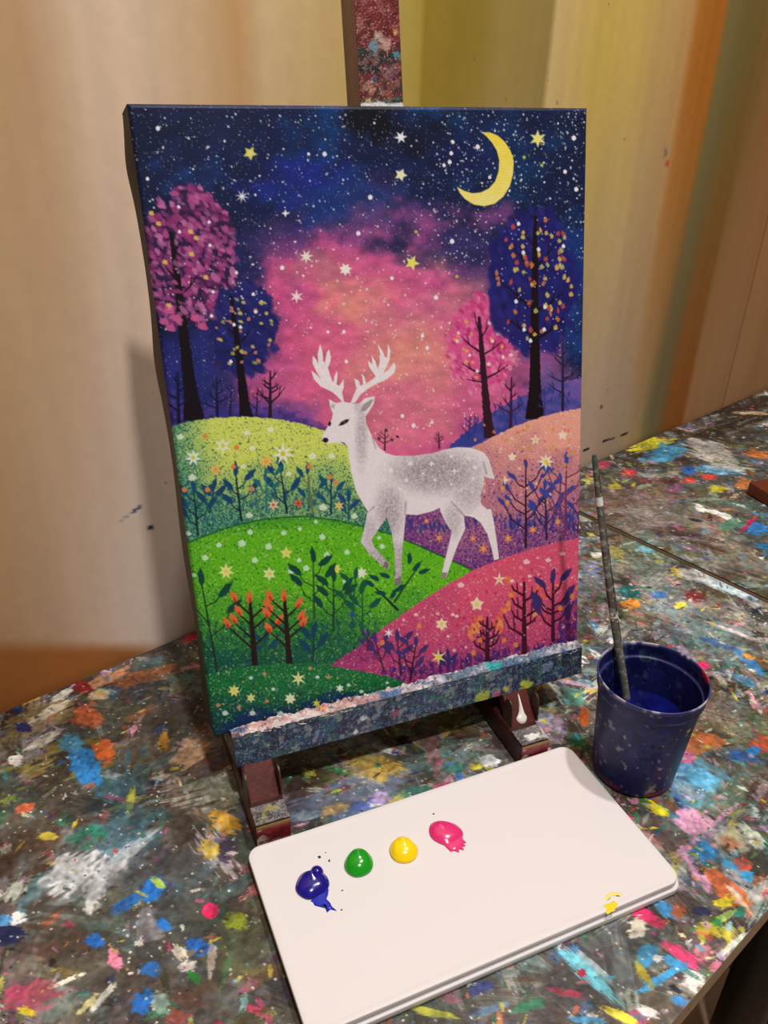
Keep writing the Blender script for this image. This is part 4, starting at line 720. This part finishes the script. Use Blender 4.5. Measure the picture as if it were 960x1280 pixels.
# ------------------------------------------------------------------ easel
def tri_grid(o, ax, ay, nx, ny, fn, disp=None, nrm=None):
    s, t = np.meshgrid(np.linspace(0, 1, nx), np.linspace(0, 1, ny))
    P = np.asarray(o) + s[..., None] * ax + t[..., None] * ay
    if disp is not None: P = P + disp(s, t)[..., None] * nrm
    return P, fn(s, t)
RED = (84, 34, 30); DARKRED = (58, 24, 20)
def build_easel():
    root = empty('tabletop_easel', Q(.13, -.03, 0)); tag(root, 'dark red wooden tabletop easel with a paint caked ledge, holding the canvas', 'easel')
    # mast: splattered front face, plain dark sides
    e0, w, dp = .1505, .0300, .0250; u0, u1 = -.014, .49; off = -.0365
    m = MB()
    m.box(K(e0, u0, off - dp), CE * w, CU * (u1 - u0), CN * (dp - .0005), lin((70, 40, 28)))
    def mast_col(s, t):
        x = s * w * 1000; y = (u0 + t * (u1 - u0) - CH) * 1000 - 3.5      # mm across, mm above the canvas top
        c = np.zeros(s.shape + (3,)) + np.array((104, 20, 24.))
        c += (fbm(x / 5, y / 5, 4, 3)[..., None] - .5) * 60
        def ov(a, k): c[:] = c * (1 - a[..., None]) + np.array(k, float) * a[..., None]
        ov(sstep(.5, .62, fbm(x / 6, y / 6, 11, 3)) * sstep(28, 8, y) * .8, (150, 86, 72)); ov(sstep(.5, .6, fbm(x / 5 + 9, y / 5, 12, 3)) * sstep(18, 4, y) * .9, (96, 110, 88))
        ov(sstep(5, 2, np.abs(y - 32 + (fbm(x / 4, y / 9, 3, 2) - .5) * 5)) * .9, (34, 44, 46)); ov(sstep(4, 2, np.abs(y - 25)) * sstep(16, 13, x) * .95, (24, 24, 26)); ov(sstep(7, 3, np.hypot(x - 22, y - 23)) * .6, (112, 84, 120))
        for px, py, r, k in [(12, 37, 3.6, (90, 160, 180)), (20, 39, 3.8, (196, 160, 150)), (15, 43, 3, (186, 176, 160)), (27, 33, 2.6, (60, 150, 170)), (11, 18, 2.6, (120, 150, 190)), (6, 13, 4, (190, 130, 110)), (26, 6, 3, (60, 130, 100)), (5, 5, 2.4, (196, 190, 120)), (27, 46, 2, (210, 170, 80))]:
            ov(sstep(1.3, .6, np.hypot(x - px, y - py) / r + (fbm(x / 2, y / 2, 6, 2) - .5)) * .9, k)
        ov(sstep(.80, .86, vnoise(x / .5, y / .5, 8)) * sstep(80, 40, y) * .85, (226, 206, 190)); ov(sstep(.82, .88, vnoise(x / 1.0, y / 1.0, 18)) * .9, (206, 150, 140))
        ov(sstep(.50, .60, fbm(x / 2.2, y / 2.2, 25, 3)) * sstep(45, 10, y) * .55, (60, 70, 62)); ov(sstep(.54, .62, fbm(x / 2.6, y / 2.6, 26, 3)) * sstep(60, 20, y) * .6, (40, 16, 20)); ov(sstep(.58, .66, fbm(x / 3 + 4, y / 3, 27, 3)) * .5, (166, 120, 112)); ov(sstep(5.2, 4.2, y + (fbm(x / 4, y / 9, 5, 2) - .5) * 2.4) * sstep(-7, -5, y), (222, 226, 230))
        return lin(np.clip(c, 6, 250))
    P, C = tri_grid(K(e0, u0, off), CE * w, CU * (u1 - u0), 61, 900, mast_col); m.grid(P, C)
    m.build('mast', M_CRUST, root)
    # ledge bar across the front, with a lip in front of the canvas
    l0, l1 = .0105, .2945
    def ledge_col(s, t):
        x = s * (l1 - l0) * 1000; y = t * 26
        n = fbm(x / 12, y / 9, 3, 4)[..., None]
        c = np.array((18, 24, 50.)) * (1 - n) + np.array((62, 78, 106.)) * n
        def ov(a, k): c[:] = c * (1 - a[..., None]) + np.array(k, float) * a[..., None]
        c += (fbm(x / 1.2, y / 4, 8, 3)[..., None] - .5) * 60
        ov(sstep(.55, .66, fbm(x / 9 + 3, y / 9, 21, 3)) * .7, (50, 84, 110)); ov(sstep(.58, .68, fbm(x / 7 + 7, y / 7, 22, 3)) * .6, (44, 34, 60)); ov(sstep(.6, .7, fbm(x / 6 + 1, y / 6, 23, 3)) * .7, (60, 100, 84)); ov(sstep(.62, .7, fbm(x / 5 + 5, y / 5, 24, 3)) * .6, (150, 150, 150))
        for px, py, r, k in [(232, 4, 5, (190, 200, 60)), (193, 3, 6, (170, 180, 50)), (214, 5, 3, (200, 190, 60)), (205, 2, 4, (190, 90, 130)), (120, 10, 3, (150, 50, 90)), (95, 13, 3, (206, 206, 214)), (60, 12, 2, (110, 130, 180)), (88, 3, 2, (206, 206, 206)), (252, 16, 5, (110, 130, 160))]:
            ov(sstep(1.3, .6, np.hypot(x - px, y - py) / r + (fbm(x / 2, y / 2, 6, 2) - .5) * 1.2) * .9, k)
        ov(sstep(.80, .86, vnoise(x / .6, y / .6, 30)) * .75, (160, 168, 180)); ov(sstep(.80, .86, vnoise(x / .9 + 20, y / .9, 31)) * .6, (100, 140, 170)); ov(sstep(5, 1, 21.5 * t - 17 + 3 * (fbm(x / 3, t * 4, 9, 2) - .5)) * 0, (0, 0, 0))
        return lin(np.clip(c, 6, 250))
    m = MB(); lw = l1 - l0
    m.box(K(l0, -.0185, -.036), CE * lw, CU * .0165, CN * .0488, lin((56, 52, 66)))
    m.box(K(l0, -.0019, .0016), CE * lw, CU * .0056, CN * .0110, lin((70, 66, 82)))
    bump = lambda s, t: .0008 * fbm(s * 90, t * 8, 5, 3)
    P, C = tri_grid(K(l0, -.0195, .0128), CE * lw, CU * .0235, 420, 40, ledge_col, bump, CN); m.grid(P, C)
    P, C = tri_grid(K(l0 - .0002, -.0185, .0128), -CN * .0483, CU * .0165, 40, 20, ledge_col); m.grid(P, C)
    P, C = tri_grid(K(l1 + .0002, -.0185, .0128), -CN * .0483, CU * .0165, 40, 20, ledge_col); m.grid(P, C, flip=True)
    led = m.build('ledge', M_CRUST, root)
    # crust of old paint lumps along the top of the lip
    def crust_col(s, t):
        x = s * lw * 1000; y = t * 20
        n = fbm(x / 5, y / 5, 41, 3)[..., None]
        c = np.array((150, 104, 112.)) * (1 - n) + np.array((226, 190, 180.)) * n
        far = sstep(90, 160, x)[..., None]; c = c * (1 - far) + (np.array((96, 104, 130.)) * (1 - n) + np.array((206, 200, 206.)) * n) * far
        def ov(a, k): c[:] = c * (1 - a[..., None]) + np.array(k, float) * a[..., None]
        ov(sstep(.50, .6, fbm(x / 8, y / 5, 42, 3)) * .85, (214, 204, 204)); ov(sstep(.56, .66, fbm(x / 9 + 4, y / 4, 43, 3)) * sstep(60, 120, x) * .9, (60, 100, 150)); ov(sstep(.52, .62, fbm(x / 12 + 8, y / 5, 44, 3)) * sstep(110, 170, x) * .85, (84, 110, 130))
        ov(sstep(.66, .74, fbm(x / 3, y / 3, 45, 3)) * .7, (70, 60, 76)); ov(sstep(1.2, .7, np.hypot(x - 205, (y - 13) * 1.0) / 7), (30, 160, 160)); ov(sstep(1.2, .7, np.hypot(x - 5, y - 10) / 7) * .8, (40, 70, 120)); ov(sstep(1.2, .6, np.hypot(x - 66, y - 12) / 4) * .8, (206, 130, 70))
        return lin(np.clip(c, 6, 250))
    hd = lambda s, t: .0006 + .0050 * sstep(.15, .85, fbm(s * 75, t * 4, 15, 3)) * np.sin(np.pi * np.clip(t, .02, .98)) ** .4
    m = MB(); s, t = np.meshgrid(np.linspace(0, 1, 420), np.linspace(0, 1, 26))
    o = K(l0, .0034, .0022)
    P = o + s[..., None] * CE * lw + t[..., None] * CN * .0100 + hd(s, t)[..., None] * CU
    P = P + CN * (.0020 * sstep(.6, 1, t) * fbm(s * 90, t, 9, 3))[..., None] - CU * (.0050 * sstep(.75, 1, t) * fbm(s * 70, t * 0, 19, 3))[..., None]
    m.grid(P, crust_col(s, t), flip=True); m.build('paint_crust', M_CRUST, led)
    # two runners on the table, an upright on each, brackets at the joint
    for k, ea in enumerate((.0130, .2180)):
        m = MB(); m.box(Q(ea, .0555, .0006), CE * .0245, CB * .190, DZ * .0205, lin(DARKRED))
        r = m.build('runner', M_WOOD, root, smooth=False); bevel(r, .002)
        # worn, painted end of the runner
        def end_col(s_, t_):
            x = s_ * 24; y = t_ * 24
            c = np.zeros(s_.shape + (3,)) + np.array((92, 88, 92.)); c += (fbm(x / 4, y / 4, 3 + k, 3)[..., None] - .5) * 90
            def ov(a, q): c[:] = c * (1 - a[..., None]) + np.array(q, float) * a[..., None]
            ov(sstep(.55, .65, fbm(x / 6, y / 6, 60 + k, 3)) * .8, (150, 140, 60) if k == 0 else (206, 206, 200)); ov(sstep(.6, .7, fbm(x / 5, y / 5, 70 + k, 3)) * .8, (60, 54, 54))
            ov(sstep(.68, .75, vnoise(x / .8, y / .8, 80)) * .8, (150, 146, 142))
            if k: ov(sstep(1.2, .7, np.hypot((x - 13) / 7, (y - 9) / 5) + (fbm(x / 3, y / 3, 5, 2) - .5)) * .95, (232, 230, 226))
            return lin(np.clip(c, 6, 250))
        def front_col(s_, t_):
            x = s_ * 24; y = t_ * 20; c = np.zeros(s_.shape + (3,)) + np.array((122, 32, 36.)); c += (fbm(x / 3, y / 3, 13, 3)[..., None] - .5) * 50
            def ov(a, q): c[:] = c * (1 - a[..., None]) + np.array(q, float) * a[..., None]
            ov(sstep(.52, .6, fbm(x / 5, y / 3, 14, 3)) * sstep(12, 3, x) * .9, (206, 200, 180)); ov(sstep(5, 2, y + (fbm(x / 3, y / 9, 4, 2) - .5) * 5) * .8, (206, 198, 190)); ov(sstep(15, 19, y) * .8, (170, 150, 70))
            return lin(np.clip(c, 6, 250))
        m = MB()
        P, C = tri_grid(Q(ea + .0005, .0552, .02145), CE * .0235, CB * .016, 40, 26, end_col, lambda a, b: .0006 * fbm(a * 6, b * 6, 7, 2), DZ); m.grid(P, C)
        P, C = tri_grid(Q(ea + .0005, .0558, .001), CE * .0235, DZ * .0198, 40, 26, front_col); m.grid(P, C)
        m.build('painted_end', M_CRUST, r)
        # upright, leaning back from the runner to the ledge
        ub, ut = Q(ea + .0015, .0365, .0195), Q(ea + .0015, .0040, .0520)
        if k: ub, ut = Q(ea + .0035, .0365, .0195), Q(ea + .0035, .0035, .0530)
        m = MB(); m.box(ub, CE * .0215, CB * .014, ut - ub, lin(RED))
        up = m.build('upright', M_WOOD, root, smooth=False); bevel(up, .0012)
        for sgn, ex in ((-1, -.0014), (1, .0219)):
            m = MB(); q = []
            base = ub + CE * ex + CB * .001
            n = 14
            for i in range(n + 1):
                th = math.pi * i / n
                q.append((.0058 * math.cos(th), .007 * math.sin(th) + .016))
            q = [(.0066, 0)] + q + [(-.0066, 0)]
            ax = CB; A0 = [base + CB * .007 + ax * x + DZ * (y + .001) for x, y in q]; A1 = [p + CE * .0010 for p in A0]
            kf = len(q); m.add(A0 + A1, [list(range(kf))[::-1], list(range(kf, 2 * kf))] + [[i, (i + 1) % kf, kf + (i + 1) % kf, kf + i] for i in range(kf)], lin((74, 56, 48)))
            m.build('bracket', M_METAL, root, smooth=False)
        if k:
            m = MB(); nn = CN
            f0 = ub + (ut - ub) * .12 + CE * .010; axu = (ut - ub) / np.linalg.norm(ut - ub); fn = np.cross(CE, axu)
            th = np.linspace(0, 2 * np.pi, 25)[:-1]; rows = []
            for q in np.linspace(1, 0, 7):
                rows.append([f0 + CE * (q * (.0046 * math.cos(x) * (1 - .55 * max(0, math.sin(x))) + .0030 * max(0, math.sin(x)) ** 2)) + axu * (q * (.0050 * math.sin(x) + (.0135 * max(0, math.sin(x)) ** 6)) + .002) + fn * (.0002 + .0018 * math.sqrt(max(0, 1 - q * q))) for x in th])
            m.grid(np.array(rows), lin((232, 228, 224)), wrap=True); tag(m.build('paint_drip', M_WET, up), 'white paint drip')
    # cross bar between the runners and the hinged back strut of the mast
    m = MB(); m.box(Q(.0378, -.098, .004), CE * .180, CB * .022, DZ * .016, lin(DARKRED)); bevel(m.build('cross_bar', M_WOOD, root, smooth=False), .0015)
    m = MB(); a = K(.157, .05, off - dp - .0005); b = Q(.157, -.105, .0205)
    a = K(.157, .20, off - dp - .001); m.box(b, CE * .018, CB * .014, a - b, lin(DARKRED)); bevel(m.build('back_strut', M_WOOD, root, smooth=False), .0012)
    m = MB(); m.box(Q(.130, .012, .024), CE * .06, CB * .016, DZ * .014, lin(DARKRED)); 
    return root
build_easel()

# ------------------------------------------------------------------ white palette boards
PC = np.array([-.0333, .2426]); PTH, PWD, PLN = .4204, .2550, .1289
PE = np.array([math.cos(PTH), math.sin(PTH), 0]); PN = np.array([-math.sin(PTH), math.cos(PTH), 0])
def Bd(x, y, z): return np.array([PC[0], PC[1], 0]) + PE * x + PN * y + DZ * z
def board(name, label, z0, z1, dx=0., dy=0., curl=0.):
    w, l, r = PWD, PLN, .0085
    out = []
    for cx, cy, s in ((w - r, r, -90), (w - r, l - r, 0), (r, l - r, 90), (r, r, 180)):
        for i in range(9):
            t = math.radians(s + 90 * i / 8); out.append((cx + r * math.cos(t), cy + r * math.sin(t)))
    out = np.array(out); c = np.array([w / 2, l / 2]); n = len(out)
    ext = []
    for k in range(n):                       # add points on the long sides
        a, b = out[k], out[(k + 1) % n]; d = np.linalg.norm(b - a); m_ = max(1, int(d / .012))
        for j in range(m_): ext.append(a + (b - a) * j / m_)
    out = np.array(ext)
    rows = []
    th = z1 - z0; bv = .0008
    def ring(ins, z):
        q = out - (out - c) / np.maximum(np.linalg.norm(out - c, axis=1, keepdims=True), 1e-6) * ins
        lift = curl * np.clip((.05 - np.hypot(q[:, 0] - 0, q[:, 1] - l)) / .05, 0, 1) ** 2
        return [Bd(x + dx, y + dy, z + f) for (x, y), f in zip(q, lift)]
    rows = [ring(bv, z0), ring(bv * .3, z0 + bv * .3), ring(0, z0 + bv), ring(0, z1 - bv), ring(bv * .3, z1 - bv * .3), ring(bv, z1), ring(.004, z1 - .0001), ring(.0075, z1 - .0003)]
    0 and [[Bd(c[0] + dx, c[1] + dy, 0) + (np.array(p) - Bd(c[0] + dx, c[1] + dy, 0)) * np.array([q, q, 1]) for p in ring(.0075, z1 - .0003)] for q in (.8, .55, .3, .1)]
    P = np.array(rows)
    m = MB(); m.grid(P, lin((222, 217, 219)), wrap=True)
    k = len(out)
    m.add(P[0], [list(range(k))[::-1]], lin((206, 202, 202))); m.add(P[-1], [list(range(k))], lin((222, 217, 219)))
    o = m.build(name, M_BOARD, None, origin=Bd(w / 2, l / 2, z0)); return o
low = tag(board('palette_board', None, .0008, .0054, .0012, -.0018), 'lower white board peeking out under the clean palette board', 'palette', 'stacked palette boards')
upb = tag(board('palette_board', None, .0064, .0106, 0, 0, .0008), 'upper white palette board carrying four dabs of wet paint', 'palette', 'stacked palette boards')

def unproj(px, py, z):
    d = FW + (px - 480) / F_PX * RT - (py - 640) / F_PX * UP
    return CAM + d * ((z - CAM_H) / d[2])
ZB = .0103
def flat_blot(name, pts, c, mat, h, parent, z=ZB):
    q = np.array([unproj(x, y, z) for x, y in pts]); ce = q.mean(0); n = len(q)
    rows = [q, ce + (q - ce) * .96 + DZ * h * .6, ce + (q - ce) * .85 + DZ * h, ce + (q - ce) * .4 + DZ * h * 1.05]
    m = MB(); m.grid(np.array(rows), lin(c), wrap=True); m.add(rows[-1], [list(range(n))], lin(c))
    return m.build(name, mat, parent)
def irregular(x, y, rx, ry, n, j, seed):
    gg = np.random.default_rng(seed); return [(x + rx * (1 + gg.normal(0, j)) * math.cos(-t), y + ry * (1 + gg.normal(0, j)) * math.sin(-t)) for t in np.linspace(0, 2 * math.pi, n + 1)[:-1]]
for x, y, rx, ry in [(399.5, 1071.5, 2.2, 2), (411.5, 1076, 1.3, 1.6), (542, 1017.5, 1.6, 1), (428, 1113, 1.2, .9), (427, 1137.5, 1.5, .9), (407, 1066, .8, .8)]:
    flat_blot('paint_fleck', irregular(x, y, rx, ry, 9, .2, int(x)), (40, 34, 60), M_WET, .0003, upb)
# dried yellow smear on the near edge of the upper board
flat_blot('yellow_smear', [(754, 1133), (757, 1130), (762, 1129), (766, 1126), (771, 1128), (774, 1132), (769, 1135), (768, 1139), (764, 1140), (760, 1143), (756, 1140), (758, 1136)], (232, 208, 40), M_BOARD, .0002, upb, .0104)
flat_blot('yellow_smear', [(756, 1124), (758, 1118), (764, 1115), (772, 1115), (778, 1118), (775, 1121), (768, 1119), (762, 1121), (760, 1126)], (232, 220, 130), M_BOARD, .00015, upb, .0104)

def blob(name, label, px, py, r, h, c, tipdir=(0, 0), lumps=0.1, seed=0, squash=1.0, rot=0.):
    o = unproj(px, py, ZB); n, k = 40, 18
    gg = np.random.default_rng(seed); ph = gg.random(6) * 6.28
    rows = []
    for i in range(k):
        f = i / (k - 1); a = f * math.pi / 2
        rr = r * math.cos(a) ** .75 if f < 1 else 0.0; z = h * math.sin(a) ** 1.0 + (h * .22 * max(0, (f - .82) / .18) ** 1.5)
        rr *= (1 + .06 * math.sin(min(f, .3) / .3 * math.pi))
        row = []
        for t in np.linspace(0, 2 * math.pi, n + 1)[:-1]:
            q = rr * (1 + lumps * (.5 * math.sin(2 * t + ph[0]) + .35 * math.sin(3 * t + ph[1] + f * 3) + .2 * math.sin(5 * t + ph[2])))
            x, y = q * math.cos(t) * squash, q * math.sin(t)
            x, y = x * math.cos(rot) - y * math.sin(rot), x * math.sin(rot) + y * math.cos(rot)
            row.append(o + PE * (x + tipdir[0] * f * f * r) + PN * (y + tipdir[1] * f * f * r) + DZ * z)
        rows.append(row)
    m = MB(); m.grid(np.array(rows), lin(c), wrap=True)
    ob = m.build(name, M_WET, None, origin=o); tag(ob, label, 'paint', 'paint dabs on the palette board'); return ob
bl = blob('paint_dab', 'dark blue paint dab with a smeared tail, leftmost on the white board', 390, 1107, .0098, .0058, (22, 14, 128), (.12, .35), .12, 2, 1.0)
flat_blot('smear', [(380, 1114), (390, 1106), (406, 1104), (411, 1112), (410, 1119), (408, 1124), (413, 1129), (416, 1135), (421, 1139), (413, 1137), (409, 1141), (408, 1136), (400, 1134), (393, 1132), (391, 1128), (388, 1127), (391, 1122)], (30, 44, 176), M_WET, .0009, bl)
m = MB(); o_ = unproj(396, 1093, ZB); th = np.linspace(0, 2 * np.pi, 17)[:-1]
m.grid(np.array([[o_ + PE * (r * math.cos(t)) + PN * (r * math.sin(t)) + DZ * z for t in th] for r, z in [(.0042, -.0002), (.0044, .0022), (.0036, .0042), (.0018, .0054), (.0001, .0057)]]), lin((22, 14, 128)), wrap=True)
m.build('lump', M_WET, bl)
blob('paint_dab', 'glossy green paint dab with a pointed top, between the blue and yellow dabs', 448.5, 1081, .0092, .0078, (20, 150, 26), (.1, .45), .05, 4)
blob('paint_dab', 'round bright yellow paint dab between the green and pink dabs', 504.5, 1065, .0090, .0074, (250, 214, 14), (.08, .5), .05, 6)
pk = blob('paint_dab', 'pink paint dab with a ragged swirled tail, rightmost on the white board', 557, 1042, .0096, .0046, (222, 48, 116), (-.2, .5), .12, 8, 1.1, -.5)
flat_blot('smear', [(546, 1048), (556, 1034), (570, 1034), (577, 1043), (579, 1050), (583, 1054), (578, 1055), (582, 1058), (577, 1059), (580, 1063), (573, 1062), (574, 1066), (567, 1064), (563, 1065), (558, 1060), (553, 1055)], (226, 62, 124), M_WET, .0016, pk)

# ------------------------------------------------------------------ cup, water and brush
def cup():
    a, b = .4440, .2130; C0 = T(a, b, 0)
    n = 288; th = np.linspace(0, 2 * np.pi, n + 1)[:-1]
    H = .0905
    prof = [(.0005, .0046), (.028, .0046), (.0292, .0062), (.0340, .060), (.0357, .0785), (.0372, .0795), (.0378, .0885), (.0381, .0905), (.0387, .0911), (.0392, .0905), (.0393, .0890), (.0384, .0872), (.0381, .0800), (.0366, .0772), (.0348, .058), (.0322, .024), (.0308, .0080), (.0306, .0022), (.0296, .0010), (.0282, .0010), (.0272, .0030), (.0005, .0030)]
    # denser rings so that smears show
    pr = []
    for (r0, z0), (r1, z1) in zip(prof[:-1], prof[1:]):
        k = max(1, int(math.hypot(r1 - r0, z1 - z0) / .0008))
        pr += [(r0 + (r1 - r0) * i / k, z0 + (z1 - z0) * i / k) for i in range(k)]
    pr.append(prof[-1]); pr = np.array(pr)
    R_, TH = np.meshgrid(pr[:, 0], th, indexing='ij'); Z_ = np.repeat(pr[:, 1][:, None], n, 1)
    P = C0 + DX * (R_ * np.cos(TH))[..., None] + DN * (R_ * np.sin(TH))[..., None] + DZ * Z_[..., None]
    inside = np.repeat((np.arange(len(pr)) < np.argmax(pr[:, 1]))[:, None], n, 1)
    s = np.where(inside, 40, 0); aw = np.arctan2(np.sin(TH - 2.04), np.cos(TH - 2.04)); u = aw * 3.2 + s; v = Z_ * 85
    c = np.zeros(P.shape) + np.array((22, 26, 84.)); c += (fbm(u * .8, v * .8, 3, 3)[..., None] - .5) * np.array((24, 24, 50))
    def ov(al, k): c[:] = c * (1 - al[..., None]) + np.array(k, float) * al[..., None]
    ov(sstep(.58, .76, fbm(u * 1.1 + 4, v * 1.1, 5, 4)) * .2, (86, 90, 128)); ov(sstep(.60, .72, fbm(u * 1.4 + 9, v * .5, 6, 4)) * np.where(inside, .6, .25), (70, 100, 110)); ov(sstep(.70, .76, fbm(u * 2.4 + 2, v * 2.4, 7, 3)) * np.where(inside, .2, .65), (176, 166, 156)); ov(sstep(.67, .73, fbm(u * 2.6 + 8, v * 2.6, 9, 3)) * .7, (20, 18, 40))
    rim = sstep(.0880, .0905, Z_); ov(rim * .35, (120, 124, 160)); ov(rim * sstep(.55, .65, fbm(TH * 5, Z_ * 0, 4, 2)) * .8, (196, 190, 200)); ov(sstep(.0015, .0, np.abs(Z_ - .0790)) * inside * .3, (110, 114, 150))
    low_ = sstep(.010, .003, Z_) * ~inside; ov(low_ * sstep(.45, .6, fbm(TH * 3, Z_ * 90, 14, 3)) * .8, (130, 40, 70))
    ang = np.arctan2(np.sin(TH + .9), np.cos(TH + .9))
    ov(sstep(1.3, .7, np.hypot((ang + .75) / .06, (Z_ - .066) / .0018)) * ~inside, (206, 186, 70)); ov(sstep(1.3, .7, np.hypot((ang - .2) / .18, (Z_ - .0895) / .003)) * .8, (180, 40, 60))
    m = MB(); m.grid(P, lin(np.clip(c, 4, 250)), wrap=True, flip=True)
    root = m.build('plastic_cup', M_PLASTIC, None, origin=C0); tag(root, 'navy blue plastic cup smeared with paint, beside the white boards', 'cup')
    ZW = .0500
    rw = np.interp(ZW, [.0062, .06], [.0292, .0340]) - .0004
    rr = np.linspace(0.0003, rw, 24); Rg, Tg = np.meshgrid(rr, th, indexing='ij')
    X = Rg * np.cos(Tg); Y = Rg * np.sin(Tg)
    zz = ZW + .0006 * (fbm(X * 160, Y * 160, 3, 2) - .5)
    bub = np.zeros_like(X)
    for bx, by, br in [(.004, .010, .0016), (.010, .004, .0013), (.013, -.004, .0015), (.007, .007, .001), (.0, .013, .0014)]: bub += .0009 * np.clip(1 - ((X - bx) ** 2 + (Y - by) ** 2) / br ** 2, 0, 1) ** .5
    cw = np.zeros(X.shape + (3,)) + np.array((10, 14, 84.)); cw += (fbm(X * 90, Y * 90, 8, 3)[..., None] - .5) * np.array((20, 24, 60))
    m = MB(); m.grid(C0 + DX * X[..., None] + DN * Y[..., None] + DZ * (zz + bub)[..., None], lin(np.clip(cw, 3, 250)), wrap=True)
    zb = .0066; rb = .0288
    m.grid(C0 + np.array([[DX * r * math.cos(t) + DN * r * math.sin(t) + DZ * z for t in th] for r, z in [(.0003, zb), (rb, zb), (rw, ZW)]]), lin((10, 14, 84)), wrap=True, flip=True)
    w = m.build('rinse_water', M_WATER, None, origin=C0 + DZ * zb); tag(w, 'murky dark blue rinse water inside the blue plastic cup', 'water')
    # brush: leans on the rim at the back left, its bristles under the water
    A = unproj(784, 870, ZW); B = unproj(775.2, 806, .0925)
    d = (B - A) / np.linalg.norm(B - A)
    L = None
    for k in range(400):                       # length until the tip stands where the photograph has it
        q = A + d * k * .001; y = project(q[None])[1][0]
        if y < 570: L = k * .001; break
    down = -(A[2] - .0085) / d[2]
    br = empty('paint_brush', A + d * down); tag(br, 'slim dark handled paint brush crusted with grey paint, standing in the blue cup', 'brush')
    sx = np.cross(d, DZ); sx /= np.linalg.norm(sx); sy = np.cross(sx, d)
    t16 = np.linspace(0, 2 * np.pi, 25)[:-1]
    def tube(name, s0, s1, rad, colf, mat, nn):
        ss = np.linspace(s0, s1, nn); rows = []; cols = []
        for s_ in ss:
            f = (s_ - s0) / (s1 - s0); r = rad(f)
            bend = sx * .0034 * math.sin(math.pi * np.clip((s_ - down) / (L - down), 0, 1)) * -1
            rows.append([A + d * s_ + bend + sx * r * math.cos(t) + sy * r * math.sin(t) for t in t16]); cols.append([colf(s_ * 1000, t) for t in t16])
        m = MB(); m.grid(np.array(rows), lin(np.array(cols)), wrap=True, flip=True)
        m.add(rows[0], [list(range(24))], lin(cols[0][0])); m.add(rows[-1], [list(range(24))[::-1]], lin(cols[-1][0]))
        return m.build(name, mat, br)
    def hc(s_, t):
        n_ = fbm(np.array(s_ / 7.), np.array(math.cos(t) * 1.6 + 5), 3, 3); n2_ = fbm(np.array(s_ / 2.2), np.array(math.cos(t) * 2 + 3.), 6, 3)
        c = np.array((34, 34, 34.)); k = float(sstep(.5, .62, n_)); 
        wet = float(sstep(80, 40, s_)) * .8; c = c * (1 - wet) + np.array((96, 104, 100.)) * wet
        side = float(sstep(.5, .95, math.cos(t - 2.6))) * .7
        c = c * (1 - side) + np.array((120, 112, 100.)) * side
        c = c * (1 - .7 * k) + np.array((104, 108, 98.)) * .7 * k
        if n2_ > .62: c = c * .4 + np.array((176, 176, 168.)) * .6
        if s_ > L * 1000 - 8: c = np.array((66, 84, 74.))
        if abs(s_ - (L * 1000 - 34)) < 3.2 and math.cos(t - 2.0) > -.2: c = np.array((226, 226, 222.))
        if abs(s_ - 70) < 4 and n2_ > .45: c = np.array((206, 206, 206.))
        return c
    tube('handle', -.012, L, lambda f: .0030 * (1 - .36 * f) * (1 if f < .985 else .8) + .0006 * math.sin(f * 3.1), hc, M_CRUST, 260)
    tube('ferrule', -.026, -.0125, lambda f: .0029, lambda s_, t: (150, 150, 154), M_METAL, 12)
    tube('bristles', down, -.0265, lambda f: .0012 + .0020 * math.sin(f * 2.6), lambda s_, t: (40, 44, 90), M_CRUST, 16)
cup()

# ------------------------------------------------------------------ brown block on the far table
def block():
    p = [unproj(932.5, 617, 0), unproj(961, 634, 0)]
    ax = (p[1] - p[0]); ax /= np.linalg.norm(ax); ay = np.cross(DZ, ax)
    m = MB(); m.box(p[0] + DZ * .0006, ax * .070, ay * .034, DZ * .0165, lin((104, 46, 28)))
    o = m.build('wooden_block', M_WOOD, None, origin=p[0] + ax * .035 + ay * .017, smooth=False); bevel(o, .0016)
    tag(o, 'reddish brown wooden block on the far table, cut off by the right edge', 'block')
block()

# ------------------------------------------------------------------ light and camera
def lamp(name, target, d, dist, size, energy, col):
    d = np.array(d, float); d /= np.linalg.norm(d)
    pos = target - d * dist
    l = bpy.data.lights.new(name, 'AREA'); l.shape = 'DISK'; l.size = size; l.energy = energy; l.color = col
    o = bpy.data.objects.new(name, l); COL.objects.link(o); o.location = pos
    o.rotation_euler = Vector(d).to_track_quat('-Z', 'Y').to_euler(); return o
adir = lambda da, dp, dz: DX * da + DN * dp + DZ * dz
lamp('ceiling_lamp', K(0, CH), adir(.11, .50, -1), 2.3, .12, 38, (1, .945, .88))
lamp('ceiling_lamp', K(0, CH), adir(-.32, .20, -1), 1.9, .10, 24, (1, .95, .90))
w = bpy.data.worlds.new('room'); SC.world = w; w.use_nodes = True
w.node_tree.nodes['Background'].inputs['Color'].default_value = (1.0, .86, .72, 1); w.node_tree.nodes['Background'].inputs['Strength'].default_value = .17

cd = bpy.data.cameras.new('camera'); cam = bpy.data.objects.new('camera', cd); COL.objects.link(cam); SC.camera = cam
cd.sensor_fit = 'VERTICAL'; cd.sensor_height = 36; cd.lens = 36 * F_PX / 1280; cd.clip_start = .01
M = Matrix.Identity(4)
for i in range(3):
    M[i][0] = RT[i]; M[i][1] = UP[i]; M[i][2] = -FW[i]; M[i][3] = CAM[i]
cam.matrix_world = M
SC.view_settings.view_transform = 'Standard'; SC.view_settings.look = 'None'
SC.view_settings.exposure = 0; SC.view_settings.gamma = 1; SC.view_settings.use_curve_mapping = False
